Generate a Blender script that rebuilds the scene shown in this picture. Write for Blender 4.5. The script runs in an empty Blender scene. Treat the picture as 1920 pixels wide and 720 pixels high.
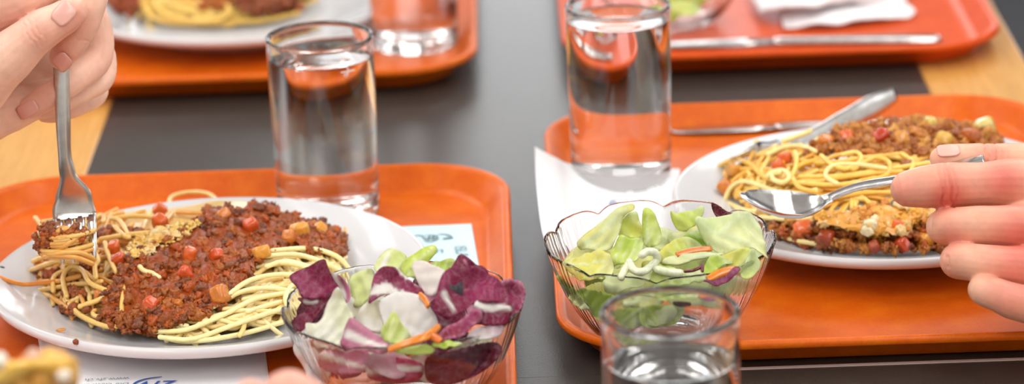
import bpy, bmesh, math, random
import numpy as np
from mathutils import Vector, Matrix, noise, geometry

random.seed(7)
S = bpy.context.scene
COL = S.collection

# ------------------------------------------------------------------ camera
FPX, PITCH, ROLL, CAMH = 6000.0, math.radians(19), math.radians(2.0), 0.657
CAM = Vector((0, 0, CAMH))
FW = Vector((0, math.cos(PITCH), -math.sin(PITCH)))
_r0 = FW.cross(Vector((0, 0, 1))).normalized()
_u0 = _r0.cross(FW)
RT = math.cos(ROLL) * _r0 - math.sin(ROLL) * _u0
UP = math.sin(ROLL) * _r0 + math.cos(ROLL) * _u0

def ray(x, y):
    return FW * FPX + RT * (x - 960) + UP * (360 - y)
def at(x, y, z=0.0):                       # point of the ray at height z
    d = ray(x, y)
    return CAM + d * ((z - CAMH) / d.z)
def aty(x, y, Y):                          # point of the ray on the vertical plane y = Y
    d = ray(x, y)
    return CAM + d * (Y / d.y)
def onplane(x, y, p0, n):
    d = ray(x, y)
    return CAM + d * ((p0 - CAM).dot(n) / d.dot(n))
def depth(p):
    return (Vector(p) - CAM).dot(FW)
def mpp(p):                                # metres per pixel at p
    return depth(p) / FPX

cd = bpy.data.cameras.new('camera')
cam = bpy.data.objects.new('camera', cd)
COL.objects.link(cam)
M = Matrix((RT, UP, -FW)).transposed().to_4x4()
M.translation = CAM
cam.matrix_world = M
cd.sensor_fit = 'HORIZONTAL'
cd.sensor_width = 36
cd.lens = 36 * FPX / 1920
cd.clip_start = 0.02
cd.dof.use_dof = True
cd.dof.focus_distance = 1.74
cd.dof.aperture_fstop = (cd.lens / 1000) / 0.018
S.camera = cam

# ------------------------------------------------------------------ object helpers
ORG = {}
def tag(o, label=None, cat=None, group=None, kind=None):
    if label: o['label'] = label
    if cat: o['category'] = cat
    if group: o['group'] = group
    if kind: o['kind'] = kind
    return o
def empty(name, loc, label=None, cat=None, group=None):
    o = bpy.data.objects.new(name, None)
    COL.objects.link(o)
    o.location = loc
    o.empty_display_size = 0.02
    ORG[o.name] = Vector(loc)
    return tag(o, label, cat, group)
def obj(name, verts, faces, mat, parent=None, smooth=True, org=None, cols=None):
    """world-space verts -> one mesh object, origin at the parent's origin or at the base of its own box"""
    V = [Vector(v) for v in verts]
    if org is None:
        if parent is not None: org = ORG[parent.name]
        else:
            org = Vector(((min(v.x for v in V) + max(v.x for v in V)) / 2, (min(v.y for v in V) + max(v.y for v in V)) / 2, min(v.z for v in V)))
    org = Vector(org)
    me = bpy.data.meshes.new(name)
    me.from_pydata([v - org for v in V], [], faces)
    me.update()
    if smooth:
        me.polygons.foreach_set('use_smooth', [True] * len(me.polygons))
    if cols is not None:
        a = me.color_attributes.new('tint', 'FLOAT_COLOR', 'POINT')
        a.data.foreach_set('color', [c for k in cols for c in (k[0], k[1], k[2], 1.0)])
    if isinstance(mat, (list, tuple)):
        for m in mat: me.materials.append(m)
    elif mat: me.materials.append(mat)
    o = bpy.data.objects.new(name, me)
    COL.objects.link(o)
    if parent is not None:
        o.parent = parent
        o.location = org - ORG[parent.name]
    else:
        o.location = org
    ORG[o.name] = org
    return o
def dup(root, loc, label=None, group=None):
    r = root.copy(); COL.objects.link(r); r.location = loc
    ORG[r.name] = Vector(loc)
    if label: r['label'] = label
    if group: r['group'] = group
    for ch in list(root.children):
        c = ch.copy(); COL.objects.link(c); c.parent = r
        for g in ch.children:
            d = g.copy(); COL.objects.link(d); d.parent = c
    return r

class MB:
    def __init__(s): s.v = []; s.f = []; s.c = []
    def add(s, v, f, col=None):
        n = len(s.v)
        s.v += [Vector(p) for p in v]
        s.f += [tuple(i + n for i in q) for q in f]
        if col is not None:
            s.c += list(col) if isinstance(col, list) else [col] * len(v)
    def build(s, name, mat, parent=None, **k):
        return obj(name, s.v, s.f, mat, parent, cols=s.c if s.c else None, **k)

def catmull(P, n=6, closed=False):
    P = [Vector(p) for p in P]
    out = []
    N = len(P)
    rng = range(N) if closed else range(N - 1)
    for i in rng:
        if closed: a, b, c, d = P[i - 1], P[i], P[(i + 1) % N], P[(i + 2) % N]
        else: a, b, c, d = P[max(i - 1, 0)], P[i], P[i + 1], P[min(i + 2, N - 1)]
        for k in range(n):
            t = k / n
            out.append(0.5 * ((2 * b) + (c - a) * t + (2 * a - 5 * b + 4 * c - d) * t * t + (3 * b - a - 3 * c + d) * t ** 3))
    if not closed: out.append(P[-1])
    return out
def tube(P, rad, seg=8, cap='round'):
    """tapered tube along P, rounded ends"""
    P = [Vector(p) for p in P]
    n = len(P)
    R = list(rad) if isinstance(rad, (list, tuple)) else [rad] * n
    T = []
    for i in range(n):
        t = P[min(i + 1, n - 1)] - P[max(i - 1, 0)]
        T.append(t.normalized() if t.length > 1e-9 else Vector((0, 0, 1)))
    a = Vector((0, 0, 1)) if abs(T[0].z) < .9 else Vector((1, 0, 0))
    N = (a - T[0] * a.dot(T[0])).normalized()
    rings = []
    if cap == 'round':
        for k in (80, 55, 28):
            s = math.radians(k); rings.append((P[0] - T[0] * R[0] * math.sin(s), R[0] * math.cos(s), 0))
    for i in range(n): rings.append((P[i], R[i], i))
    if cap == 'round':
        for k in (28, 55, 80):
            s = math.radians(k); rings.append((P[-1] + T[-1] * R[-1] * math.sin(s), R[-1] * math.cos(s), n - 1))
    v, f = [], []
    last = 0
    for (p, r, i) in rings:
        if i != last:
            N = (N - T[i] * N.dot(T[i])).normalized(); last = i
        B = T[i].cross(N)
        for k in range(seg):
            w = 2 * math.pi * k / seg
            v.append(p + (N * math.cos(w) + B * math.sin(w)) * r)
    m = len(rings)
    for j in range(m - 1):
        for k in range(seg):
            f.append((j * seg + k, j * seg + (k + 1) % seg, (j + 1) * seg + (k + 1) % seg, (j + 1) * seg + k))
    f.append(tuple(range(seg - 1, -1, -1)))
    f.append(tuple((m - 1) * seg + k for k in range(seg)))
    return v, f
def lathe(prof, seg=64, c=(0, 0, 0), closed=True, fn=None):
    """revolve an (r, z) outline; r = 0 ends are fans; closed joins last to first"""
    v, f = [], []
    c = Vector(c)
    idx = []
    for j, (r, z) in enumerate(prof):
        if r < 1e-6:
            idx.append([len(v)]); v.append(c + Vector((0, 0, z)))
        else:
            idx.append(list(range(len(v), len(v) + seg)))
            for k in range(seg):
                w = 2 * math.pi * k / seg
                rr, zz = (r, z) if fn is None else fn(r, z, w, j)
                v.append(c + Vector((rr * math.cos(w), rr * math.sin(w), zz)))
    m = len(prof)
    for j in range(m if closed else m - 1):
        A, B = idx[j], idx[(j + 1) % m]
        if len(A) == 1 and len(B) == 1: continue
        for k in range(seg):
            k2 = (k + 1) % seg
            if len(A) == 1: f.append((A[0], B[k2], B[k]))
            elif len(B) == 1: f.append((A[k], A[k2], B[0]))
            else: f.append((A[k], A[k2], B[k2], B[k]))
    return v, f
def box(c, s, rot=None):
    c = Vector(c)
    v = [Vector((x * s[0] / 2, y * s[1] / 2, z * s[2] / 2)) for z in (-1, 1) for y in (-1, 1) for x in (-1, 1)]
    if rot is not None: v = [rot @ p for p in v]
    return [c + p for p in v], [(0, 2, 3, 1), (4, 5, 7, 6), (0, 1, 5, 4), (2, 6, 7, 3), (0, 4, 6, 2), (1, 3, 7, 5)]
def bevel(o, w, n=2):
    m = o.modifiers.new('bevel', 'BEVEL'); m.width = w; m.segments = n; m.limit_method = 'ANGLE'
    return o
def rrect(hx, hy, r, n=10):
    p = []
    for (sx, sy, a0) in ((1, 1, 0), (-1, 1, 90), (-1, -1, 180), (1, -1, 270)):
        for k in range(n + 1):
            a = math.radians(a0 + 90 * k / n)
            p.append((sx * (hx - r) + r * math.cos(a), sy * (hy - r) + r * math.sin(a)))
    return p
def ico(sub):
    bm = bmesh.new(); bmesh.ops.create_icosphere(bm, subdivisions=sub, radius=1)
    v = [x.co.copy() for x in bm.verts]; f = [tuple(q.index for q in x.verts) for x in bm.faces]
    bm.free(); return v, f
ICO1, ICO2, ICO3 = ico(1), ico(2), ico(3)
def lump(c, r, base=ICO2, rough=.35, fr=1.3, sq=(1, 1, 1), rot=None):
    off = Vector((random.uniform(0, 50), random.uniform(0, 50), random.uniform(0, 50)))
    out = []
    for p in base[0]:
        k = 1 + rough * noise.noise(p * fr + off) + rough * .5 * noise.noise(p * fr * 2.3 + off)
        q = Vector((p.x * sq[0], p.y * sq[1], p.z * sq[2])) * (r * k)
        if rot is not None: q = rot @ q
        out.append(Vector(c) + q)
    return out, base[1]
def rrot():
    return Matrix.Rotation(random.uniform(0, 6.28), 3, 'Z') @ Matrix.Rotation(random.uniform(0, 6.28), 3, 'X') @ Matrix.Rotation(random.uniform(0, 6.28), 3, 'Y')

# ------------------------------------------------------------------ materials
def s2l(c):
    return tuple((x / 255 / 12.92 if x / 255 <= .04045 else ((x / 255 + .055) / 1.055) ** 2.4) for x in c)
def mat(name, col=(128, 128, 128), rough=.5, metal=0.0, spec=.5, trans=0.0, ior=1.5, coat=0.0, sss=0.0, sssr=(1, .3, .15), sscale=.004):
    m = bpy.data.materials.new(name); m.use_nodes = True
    b = m.node_tree.nodes['Principled BSDF']
    b.inputs['Base Color'].default_value = (*s2l(col), 1)
    b.inputs['Roughness'].default_value = rough
    b.inputs['Metallic'].default_value = metal
    b.inputs['Specular IOR Level'].default_value = spec
    b.inputs['IOR'].default_value = ior
    b.inputs['Transmission Weight'].default_value = trans
    b.inputs['Coat Weight'].default_value = coat
    b.inputs['Coat Roughness'].default_value = .15
    if sss:
        b.inputs['Subsurface Weight'].default_value = sss
        b.inputs['Subsurface Radius'].default_value = sssr
        b.inputs['Subsurface Scale'].default_value = sscale
    return m
def N(m, t): return m.node_tree.nodes.new(t)
def L(m, a, b): m.node_tree.links.new(a, b)
def bsdf(m): return m.node_tree.nodes['Principled BSDF']
def texco(m, scale=(1, 1, 1), rot=(0, 0, 0)):
    tc = N(m, 'ShaderNodeTexCoord'); mp = N(m, 'ShaderNodeMapping')
    mp.inputs['Scale'].default_value = scale; mp.inputs['Rotation'].default_value = rot
    L(m, tc.outputs['Object'], mp.inputs['Vector'])
    return mp.outputs['Vector']
def noisetex(m, vec, scale, detail=4, rough=.55, dist=0):
    n = N(m, 'ShaderNodeTexNoise')
    n.inputs['Scale'].default_value = scale; n.inputs['Detail'].default_value = detail
    n.inputs['Roughness'].default_value = rough; n.inputs['Distortion'].default_value = dist
    L(m, vec, n.inputs['Vector'])
    return n.outputs['Fac']
def ramp(m, fac, stops):
    r = N(m, 'ShaderNodeValToRGB')
    e = r.color_ramp.elements
    while len(e) < len(stops): e.new(.5)
    for k, (p, c) in enumerate(stops):
        e[k].position = p; e[k].color = (*s2l(c), 1)
    L(m, fac, r.inputs['Fac'])
    return r.outputs['Color']
def bump(m, fac, strength=.3, dist=.001):
    b = N(m, 'ShaderNodeBump'); b.inputs['Strength'].default_value = strength; b.inputs['Distance'].default_value = dist
    L(m, fac, b.inputs['Height']); L(m, b.outputs['Normal'], bsdf(m).inputs['Normal'])
    return b
def mixc(m, fac, a, b, mode='MIX'):
    x = N(m, 'ShaderNodeMix'); x.data_type = 'RGBA'; x.blend_type = mode
    for sock, val in ((x.inputs[0], fac), (x.inputs[6], a), (x.inputs[7], b)):
        if hasattr(val, 'is_output'): L(m, val, sock)
        elif isinstance(val, (int, float)): sock.default_value = val
        else: sock.default_value = (*s2l(val), 1)
    return x.outputs[2]
def base(m, c): L(m, c, bsdf(m).inputs['Base Color'])
def attr(m, name='tint'):
    a = N(m, 'ShaderNodeAttribute'); a.attribute_name = name
    return a.outputs['Color']

# linoleum: fine felt-like grain
LINO = mat('grey_linoleum', (104, 98, 92), .31, spec=.5)
v = texco(LINO)
n1 = noisetex(LINO, v, 900, 3); n2 = noisetex(LINO, v, 120, 5)
c1 = ramp(LINO, n1, [(.3, (40, 35, 31)), (.7, (66, 60, 54))])
c2 = ramp(LINO, n2, [(.3, (46, 41, 37)), (.7, (64, 58, 53))])
base(LINO, mixc(LINO, .35, c1, c2)); bump(LINO, n1, .25, .0006)
WOOD = mat('pale_maple', (222, 170, 96), .38, coat=.2)
v = texco(WOOD, (30, 2.2, 30))
n1 = noisetex(WOOD, v, 4, 6, .6, .6); n2 = noisetex(WOOD, texco(WOOD, (160, 6, 160)), 4, 3)
base(WOOD, mixc(WOOD, .4, ramp(WOOD, n1, [(.3, (198, 140, 64)), (.7, (224, 168, 90))]), ramp(WOOD, n2, [(.35, (190, 132, 60)), (.7, (228, 174, 96))])))
STRIP = mat('pale_joint_strip', (205, 180, 170), .4)
LEGM = mat('steel_leg', (150, 150, 150), .35, metal=1)
FLOORM = mat('dark_floor', (52, 50, 52), .5)
base(FLOORM, ramp(FLOORM, noisetex(FLOORM, texco(FLOORM), 6, 5), [(.3, (50, 50, 54)), (.7, (64, 63, 66))]))

def traymat(name, a, b, c):
    m = mat(name, b, .36, coat=.03, spec=.22)
    v = texco(m)
    n1 = noisetex(m, v, 55, 6, .65); n2 = noisetex(m, v, 700, 2)
    base(m, mixc(m, .3, ramp(m, n1, [(.3, a), (.5, b), (.72, c)]), ramp(m, n2, [(.3, a), (.7, c)])))
    bump(m, n2, .06, .0004)
    return m
TRAY = traymat('orange_tray', (198, 80, 5), (210, 93, 8), (222, 112, 16))
TRAYR = traymat('red_orange_tray', (202, 66, 8), (214, 78, 11), (224, 92, 20))
CHINA = mat('white_china', (207, 207, 209), .13, spec=.25, coat=.05)
GLASS = mat('clear_glass', (255, 255, 255), 0.0, trans=1.0, ior=1.48)
WATERG = mat('water_against_glass', (255, 255, 255), 0.0, trans=1.0, ior=1.48 / 1.33)
WATER = mat('water', (255, 255, 255), 0.0, trans=1.0, ior=1.33)
BOWLG = mat('pressed_glass', (250, 252, 252), .04, trans=1.0, ior=1.40)
STEEL = mat('cutlery_steel', (206, 204, 202), .22, metal=1.0)
base(STEEL, ramp(STEEL, noisetex(STEEL, texco(STEEL), 120, 4), [(.3, (190, 186, 182)), (.7, (216, 215, 214))]))
PAPER = mat('white_paper', (240, 238, 240), .85, spec=.2)
n1 = noisetex(PAPER, texco(PAPER), 500, 3); bump(PAPER, n1, .12, .0004)
base(PAPER, ramp(PAPER, noisetex(PAPER, texco(PAPER), 12, 3), [(.3, (238, 236, 238)), (.7, (246, 244, 246))]))
BLUEP = mat('pale_blue_paper', (205, 232, 240), .8, spec=.2)
INKB = mat('blue_ink', (52, 92, 170), .7)
INKG = mat('grey_ink', (122, 148, 156), .7)
INKW = mat('white_print', (235, 235, 235), .6)

def tinted(name, rough, spec=.5, coat=0, sss=0, sscale=.002, nscale=400, namp=.25, bumpd=.0004, bstr=.3, sssr=(1, .35, .12)):
    """colour from the mesh's own 'tint' attribute, broken up by fine noise"""
    m = mat(name, rough=rough, spec=spec, coat=coat, sss=sss, sscale=sscale, sssr=sssr)
    n1 = noisetex(m, texco(m), nscale, 4)
    g = ramp(m, n1, [(.25, (int(255 * (1 - namp)),) * 3), (.75, (255, 255, 255))])
    base(m, mixc(m, 1.0, attr(m), g, 'MULTIPLY'))
    if bstr: bump(m, n1, bstr, bumpd)
    return m
PASTA = tinted('cooked_pasta', .28, coat=.15, sss=.15, sscale=.003, nscale=250, namp=.08, bstr=.06, sssr=(1, .7, .3))
MEAT = tinted('meat_sauce', .32, coat=.08, spec=.35, nscale=700, namp=.35, bumpd=.0006, bstr=.5)
VEG = tinted('cooked_vegetable', .25, coat=.25, sss=.08, sscale=.003, nscale=300, namp=.2, bumpd=.0004, bstr=.25, sssr=(1, .4, .1))
CHEESE = tinted('melted_cheese', .35, coat=.2, sss=.3, sscale=.003, nscale=450, namp=.15, bumpd=.0006, bstr=.4, sssr=(1, .7, .35))
LEAF = tinted('salad_leaf', .33, spec=.3, coat=.05, nscale=60, namp=.12, bumpd=.0007, bstr=.35)
nt = LEAF.node_tree
vv_ = texco(LEAF); dn = N(LEAF, 'ShaderNodeTexNoise'); dn.inputs['Scale'].default_value = 90; L(LEAF, vv_, dn.inputs['Vector'])
vm = N(LEAF, 'ShaderNodeMix'); vm.data_type = 'VECTOR'; vm.inputs[0].default_value = .012; L(LEAF, vv_, vm.inputs[4]); L(LEAF, dn.outputs['Color'], vm.inputs[5])
ve = N(LEAF, 'ShaderNodeTexVoronoi'); ve.feature = 'DISTANCE_TO_EDGE'; ve.inputs['Scale'].default_value = 260; L(LEAF, vm.outputs[1], ve.inputs['Vector'])
vr = N(LEAF, 'ShaderNodeMapRange'); L(LEAF, ve.outputs['Distance'], vr.inputs[0]); vr.inputs[1].default_value = .0; vr.inputs[2].default_value = .12; vr.inputs[3].default_value = .05; vr.inputs[4].default_value = 0
old = bsdf(LEAF).inputs['Base Color'].links[0].from_socket
LEAFC = mixc(LEAF, vr.outputs[0], old, (236, 232, 214)); base(LEAF, LEAFC)
tr = N(LEAF, 'ShaderNodeBsdfTranslucent'); mx = N(LEAF, 'ShaderNodeMixShader'); mx.inputs[0].default_value = .3
L(LEAF, LEAFC, tr.inputs['Color'])
L(LEAF, bsdf(LEAF).outputs[0], mx.inputs[1]); L(LEAF, tr.outputs[0], mx.inputs[2])
L(LEAF, mx.outputs[0], nt.nodes['Material Output'].inputs['Surface'])
SKIN = tinted('skin', .42, spec=.4, sss=.18, sscale=.004, nscale=130, namp=.08, bumpd=.0005, bstr=.12, sssr=(1, .35, .2))
vo = N(SKIN, 'ShaderNodeTexVoronoi'); vo.inputs['Scale'].default_value = 900
L(SKIN, texco(SKIN), vo.inputs['Vector'])
bump(SKIN, vo.outputs['Distance'], .1, .0003)
NAIL = mat('fingernail', (229, 172, 158), .3, coat=.3, sss=.1, sscale=.002)
CLOTH = mat('navy_cloth', (38, 42, 56), .9, spec=.2)
WIN, LAMPP, EXPO = 5.2, 22, -0.44
# ------------------------------------------------------------------ tables
TX0, TX1, IX0, IX1 = -0.352, 0.364, -0.276, 0.288
def table(y0, y1, label, strip):
    t = empty('canteen_table', ((TX0 + TX1) / 2, (y0 + y1) / 2, -.74), label, 'table', 'canteen tables pushed end to end')
    th = .028
    v, f = box(((IX0 + IX1) / 2, (y0 + y1) / 2, -th / 2), (IX1 - IX0, y1 - y0, th)); obj('linoleum_panel', v, f, LINO, t, smooth=False)
    for a, b in ((TX0, IX0), (IX1, TX1)):
        v, f = box(((a + b) / 2, (y0 + y1) / 2, -th / 2), (b - a, y1 - y0, th)); bevel(obj('edge_board', v, f, WOOD, t, smooth=False), .0015)
    if strip:
        v, f = box(((.074 + IX1) / 2, y0 + .0014, -.004), (IX1 - .074, .0028, .0088)); obj('joint_strip', v, f, STRIP, t, smooth=False)
    for yy in (y0 + .08, y1 - .08):
        for xx in (TX0 + .06, TX1 - .06):
            v, f = tube([(xx, yy, -.738), (xx, yy, -th)], .018, 16); obj('leg', v, f, LEGM, t)
    v, f = box(((TX0 + TX1) / 2, (y0 + y1) / 2, -th - .025), (TX1 - TX0 - .16, y1 - y0 - .2, .05)); obj('apron', v, f, LEGM, t, smooth=False)
table(1.6, 3.2, 'long canteen table with grey linoleum centre and pale wood edges under the orange trays', True)
table(0.15, 1.5998, 'nearer canteen table with dark linoleum top carrying the half-cropped water glass', False)
RX, RY0, RY1, RZ0, RZ1 = 3.0, -2.5, 6.0, -.74, 2.06
WALLM = mat('painted_wall', (236, 233, 228), .8); PIER = mat('grey_brown_panelling', (76, 72, 66), .6)
base(WALLM, ramp(WALLM, noisetex(WALLM, texco(WALLM), 3, 4), [(.3, (234, 231, 226)), (.7, (241, 238, 233))]))
base(PIER, ramp(PIER, noisetex(PIER, texco(PIER, (6, 6, .6)), 4, 4), [(.3, (68, 64, 59)), (.7, (86, 82, 75))]))
def wallbox(name, c, s, m):
    v, f = box(c, s); return tag(obj(name, v, f, m, smooth=False), kind='structure')
wallbox('floor', (0, (RY0 + RY1) / 2, RZ0 - .05), (2 * RX + .4, RY1 - RY0 + .4, .1), FLOORM)
wallbox('ceiling', (0, (RY0 + RY1) / 2, RZ1 + .05), (2 * RX + .4, RY1 - RY0 + .4, .1), WALLM)
SW = [(.9, 2.3), (3.4, 4.8)]; SZ0, SZ1 = .35, 1.5
for nm_, xx, k0 in (('wall_left', -RX - .05, 4), ('wall_right', RX + .05, 6)):
    mb = MB()
    ys_ = [RY0, SW[0][0], SW[0][1], SW[1][0], SW[1][1], RY1]
    for i in range(0, 6, 2): mb.add(*box((xx, (ys_[i] + ys_[i + 1]) / 2, (SZ0 + SZ1) / 2), (.1, ys_[i + 1] - ys_[i], SZ1 - SZ0)))
    mb.add(*box((xx, (RY0 + RY1) / 2, (RZ0 + SZ0) / 2), (.1, RY1 - RY0, SZ0 - RZ0))); mb.add(*box((xx, (RY0 + RY1) / 2, (SZ1 + RZ1) / 2), (.1, RY1 - RY0, RZ1 - SZ1)))
    tag(mb.build(nm_, WALLM, smooth=False), kind='structure')
    for q, (a_, b_) in enumerate(SW):
        mb = MB()
        for y_ in (a_ + .025, b_ - .025): mb.add(*box((xx, y_, (SZ0 + SZ1) / 2), (.08, .05, SZ1 - SZ0)))
        for z_ in (SZ0 + .025, SZ1 - .025): mb.add(*box((xx, (a_ + b_) / 2, z_), (.08, b_ - a_ - .1, .05)))
        tag(mb.build('window_%d' % (k0 + q), WALLM, smooth=False), kind='structure')
wallbox('wall_front', (0, RY0 - .05, .66), (2 * RX, .1, 2.8), WALLM)
# the far wall: panelled piers with three tall windows between them
WINS = [(-2.75, -1.5), (-.42, .62), (1.5, 2.75)]; WZ0, WZ1 = -.1, 1.45
mb = MB()
xs_ = [-RX, WINS[0][0], WINS[0][1], WINS[1][0], WINS[1][1], WINS[2][0], WINS[2][1], RX]
for i in range(0, 8, 2): mb.add(*box(((xs_[i] + xs_[i + 1]) / 2, RY1 + .05, (WZ0 + WZ1) / 2), (xs_[i + 1] - xs_[i], .1, WZ1 - WZ0)))
mb.add(*box((0, RY1 + .05, (RZ0 + WZ0) / 2), (2 * RX, .1, WZ0 - RZ0))); mb.add(*box((0, RY1 + .05, (WZ1 + RZ1) / 2), (2 * RX, .1, RZ1 - WZ1)))
tag(mb.build('wall_back', PIER, smooth=False), kind='structure')
for i, (a_, b_) in enumerate(WINS):
    mb = MB()
    for x_ in (a_ + .025, b_ - .025): mb.add(*box((x_, RY1 + .05, (WZ0 + WZ1) / 2), (.05, .08, WZ1 - WZ0)))
    for z_ in (WZ0 + .025, WZ1 - .025): mb.add(*box(((a_ + b_) / 2, RY1 + .05, z_), (b_ - a_ - .1, .08, .05)))
    tag(mb.build('window_%d' % (i + 1), WALLM, smooth=False), kind='structure')

# ------------------------------------------------------------------ trays
TF = .004                                  # height of a tray's floor
def tray(x0, x1, y0, y1, m, label, rot=0):
    hx, hy = (x1 - x0) / 2, (y1 - y0) / 2
    c = Vector(((x0 + x1) / 2, (y0 + y1) / 2, 0))
    prof = [(.030, 0), (.022, 0), (.0165, .0025), (.0075, .0135), (.0062, .0142), (.001, .0142), (0, .0152), (0, .0175), (.0008, .0188), (.0025, .0193),
            (.0045, .0187), (.0060, .0170), (.0130, .0072), (.0155, .0050), (.019, .0041), (.024, TF), (.034, TF)]
    v, f = [], []
    n = None
    for (o, z) in prof:
        p = rrect(hx - o, hy - o, max(.058 - o, .01), 12)
        n = len(p)
        v += [c + Vector((a, b, z)) for a, b in p]
    for j in range(len(prof) - 1):
        for k in range(n):
            f.append((j * n + k, j * n + (k + 1) % n, (j + 1) * n + (k + 1) % n, (j + 1) * n + k))
    f.append(tuple(range(n - 1, -1, -1)))
    m0 = (len(prof) - 1) * n
    f.append(tuple(m0 + k for k in range(n)))
    o = obj('serving_tray', v, f, m)
    tag(o, label, 'tray', 'orange serving trays')
    return o
tray(-.334, -.001, 1.468, 1.916, TRAY, 'orange tray holding the spaghetti plate, radicchio salad and blue ticket')
tray(.022, .347, 1.592, 2.022, TRAY, 'orange tray under the green lettuce salad and cheese-topped pasta plate')
tray(-.350, -.021, 2.120, 2.568, TRAY, 'orange tray behind the fork hand, cropped by the top edge')
tray(.039, .351, 2.134, 2.582, TRAYR, 'redder tray at the top right carrying crumpled napkins and a knife')

# ------------------------------------------------------------------ plates
def plate_mesh(c):
    prof = [(0, .0032), (.066, .0032), (.071, .0022), (.0725, .0004), (.075, 0), (.078, .0006), (.080, .0036), (.092, .0070), (.110, .0126), (.121, .0164), (.1243, .0186), (.1252, .0206), (.1248, .0224),
            (.1234, .0234), (.1212, .0230), (.112, .0196), (.099, .0152), (.092, .0126), (.086, .0094), (.079, .0075), (.070, .0068), (.045, .0066), (0, .0066)]
    return lathe(prof, 128, c, closed=False)
PL = Vector((-.174, 1.713, TF + .0003)); PR = Vector((.221, 1.810, TF + .0007)); PB = Vector((-.198, 2.305, TF + .0003))
pobj = []
for c, lab in ((PL, 'white plate of spaghetti with meat sauce, a fork standing in it'),
               (PR, 'white plate of cheese-topped pasta under the spoon'),
               (PB, 'blurred white plate of pasta at the top left')):
    v, f = plate_mesh((0, 0, 0)) if not pobj else (None, None)
    if not pobj:
        o = obj('dinner_plate', v, f, CHINA, org=(0, 0, 0)); tag(o, lab, 'plate', 'white dinner plates'); o.location = c
    else:
        o = dup(pobj[0], c, lab)
    pobj.append(o)

# ------------------------------------------------------------------ glasses
GH = .1145
def glass(x, y, z, wl, label):
    z += .0003
    t = empty('water_glass', (x, y, z), label, 'glass', 'straight water glasses')
    R = lambda q: .0315 + (.0328 - .0315) * q / GH
    prof = [(0, .0012), (.024, .0012), (.027, 0), (.0295, .0004), (.0312, .0022)]
    prof += [(R(q), q) for q in (.006, .012, .03, .055, .08, .1, .109)]
    prof += [(R(.111) + .0002, .1110), (R(.113) + .0002, .1132), (R(GH) - .0004, .1142), (R(GH) - .0012, .1145), (R(GH) - .0020, .1142), (R(.113) - .0026, .1132), (R(.111) - .0025, .1110)]
    prof += [(R(q) - .0023, q) for q in (.108, .1, .095, .09) if q > wl + .002] + [(R(wl) - .0023, wl)]
    v, f = lathe(prof, 96, (x, y, z), closed=False)
    obj('tumbler', v, f, GLASS, t)
    # the water: its open surface, and the skin where it meets the glass
    mb = MB()
    rw = R(wl) - .0023
    mb.add(*lathe([(rw, wl), (rw - .0003, wl - .0004), (rw - .0010, wl - .0008), (rw - .0022, wl - .0010), (.018, wl - .0011), (0, wl - .0011)], 96, (x, y, z), closed=False))
    n0 = len(mb.f)
    mb.add(*lathe([(rw, wl)] + [(R(q) - .0023, q) for q in (.08, .055, .03, .018)] + [(.0278, .0125), (.025, .0098), (.019, .0088), (0, .0084)], 96, (x, y, z), closed=False))
    o = mb.build('water', [WATER, WATERG], t)
    for k, pl in enumerate(o.data.polygons): pl.material_index = 0 if k < n0 else 1
    return t
g1 = glass(-.1135, 1.868, TF, GH - .0125, 'full water glass standing behind the spaghetti plate')
g2 = glass(.0695, 1.914, TF, GH - .0090, 'water glass behind the white napkin on the lettuce tray')
g3 = glass(.0720, 1.398, 0, GH - .0245, 'nearest water glass, cropped at the bottom edge in front of the lettuce bowl')
g4 = glass(-.0665, 2.232, TF, GH - .012, 'blurred water glass on the rear left tray beside its plate')
# etched fill mark on the full glass
def glassmark(t, cx, cy, pts, r=.00035):
    mb = MB()
    for P in pts:
        Q = []
        for (x, y) in P:
            d = ray(x, y); ox, oy = CAM.x - cx, CAM.y - cy
            rr = .0328
            a = d.x ** 2 + d.y ** 2; b = 2 * (ox * d.x + oy * d.y); c_ = ox * ox + oy * oy - rr * rr
            Q.append(CAM + d * ((-b - math.sqrt(b * b - 4 * a * c_)) / (2 * a)))
        mb.add(*tube(Q, r, 6))
    mb.build('fill_mark', INKW, t)
glassmark(g1, -.1135, 1.868, [[(640, 136), (652, 134), (664, 131)], [(650, 126), (653, 130), (652, 140), (648, 146), (645, 142), (649, 138)]])

# ------------------------------------------------------------------ salad bowls
def bowl_mesh(c, rot=0):
    out = [(.024, .0012), (.027, 0), (.031, .0005), (.0345, .003), (.041, .010), (.0475, .019), (.053, .029), (.0575, .040), (.0608, .050), (.0622, .0550), (.0627, .0566), (.06262, .0573), (.0622, .0578)]
    inn = [(.0617, .0578), (.06128, .0574), (.06105, .0566), (.0605, .0550), (.0593, .050), (.0559, .040), (.0513, .029), (.0457, .0195), (.039, .0105), (.031, .0058), (.022, .0046), (0, .0044)]
    prof = [(0, .0012)] + out + inn
    seg = 320
    st = [noise.noise(Vector((k * 1.37, 3.1, 0))) * .00042 + noise.noise(Vector((k * .43, 9.7, 0))) * .00026 for k in range(seg)]
    def fn(r, z, w, j):
        k = int(round(w / (2 * math.pi) * seg)) % seg
        h = min(max((z - .012) / .046, 0), 1)
        pet = abs(math.sin(5 * (w + rot)))
        lob = (1 - (1 - pet) ** 2.2)
        r2 = r * (1 + .030 * h * h * (lob - .6)) + st[k] * min(1, h * 3)
        z2 = z - .0040 * h ** 3 * (1 - lob)
        return r2, z2
    return lathe(prof, seg, c, closed=False, fn=fn)
BL = Vector((-.0590, 1.557, TF + .0003)); BR = Vector((.0797, 1.641, TF + .0012)); BB = Vector((.121, 2.268, TF + .0003))
for c, rt, lab in ((BL, .15, 'pressed-glass bowl of radicchio salad with a scalloped rim'), (BR, .40, 'pressed-glass bowl of green lettuce salad behind the nearest glass'), (BB, .2, 'blurred glass salad bowl cropped by the top edge on the redder tray')):
    v, f = bowl_mesh(c, rt)
    tag(obj('salad_bowl', v, f, BOWLG, org=c), lab, 'bowl', 'scalloped glass salad bowls')

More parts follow.
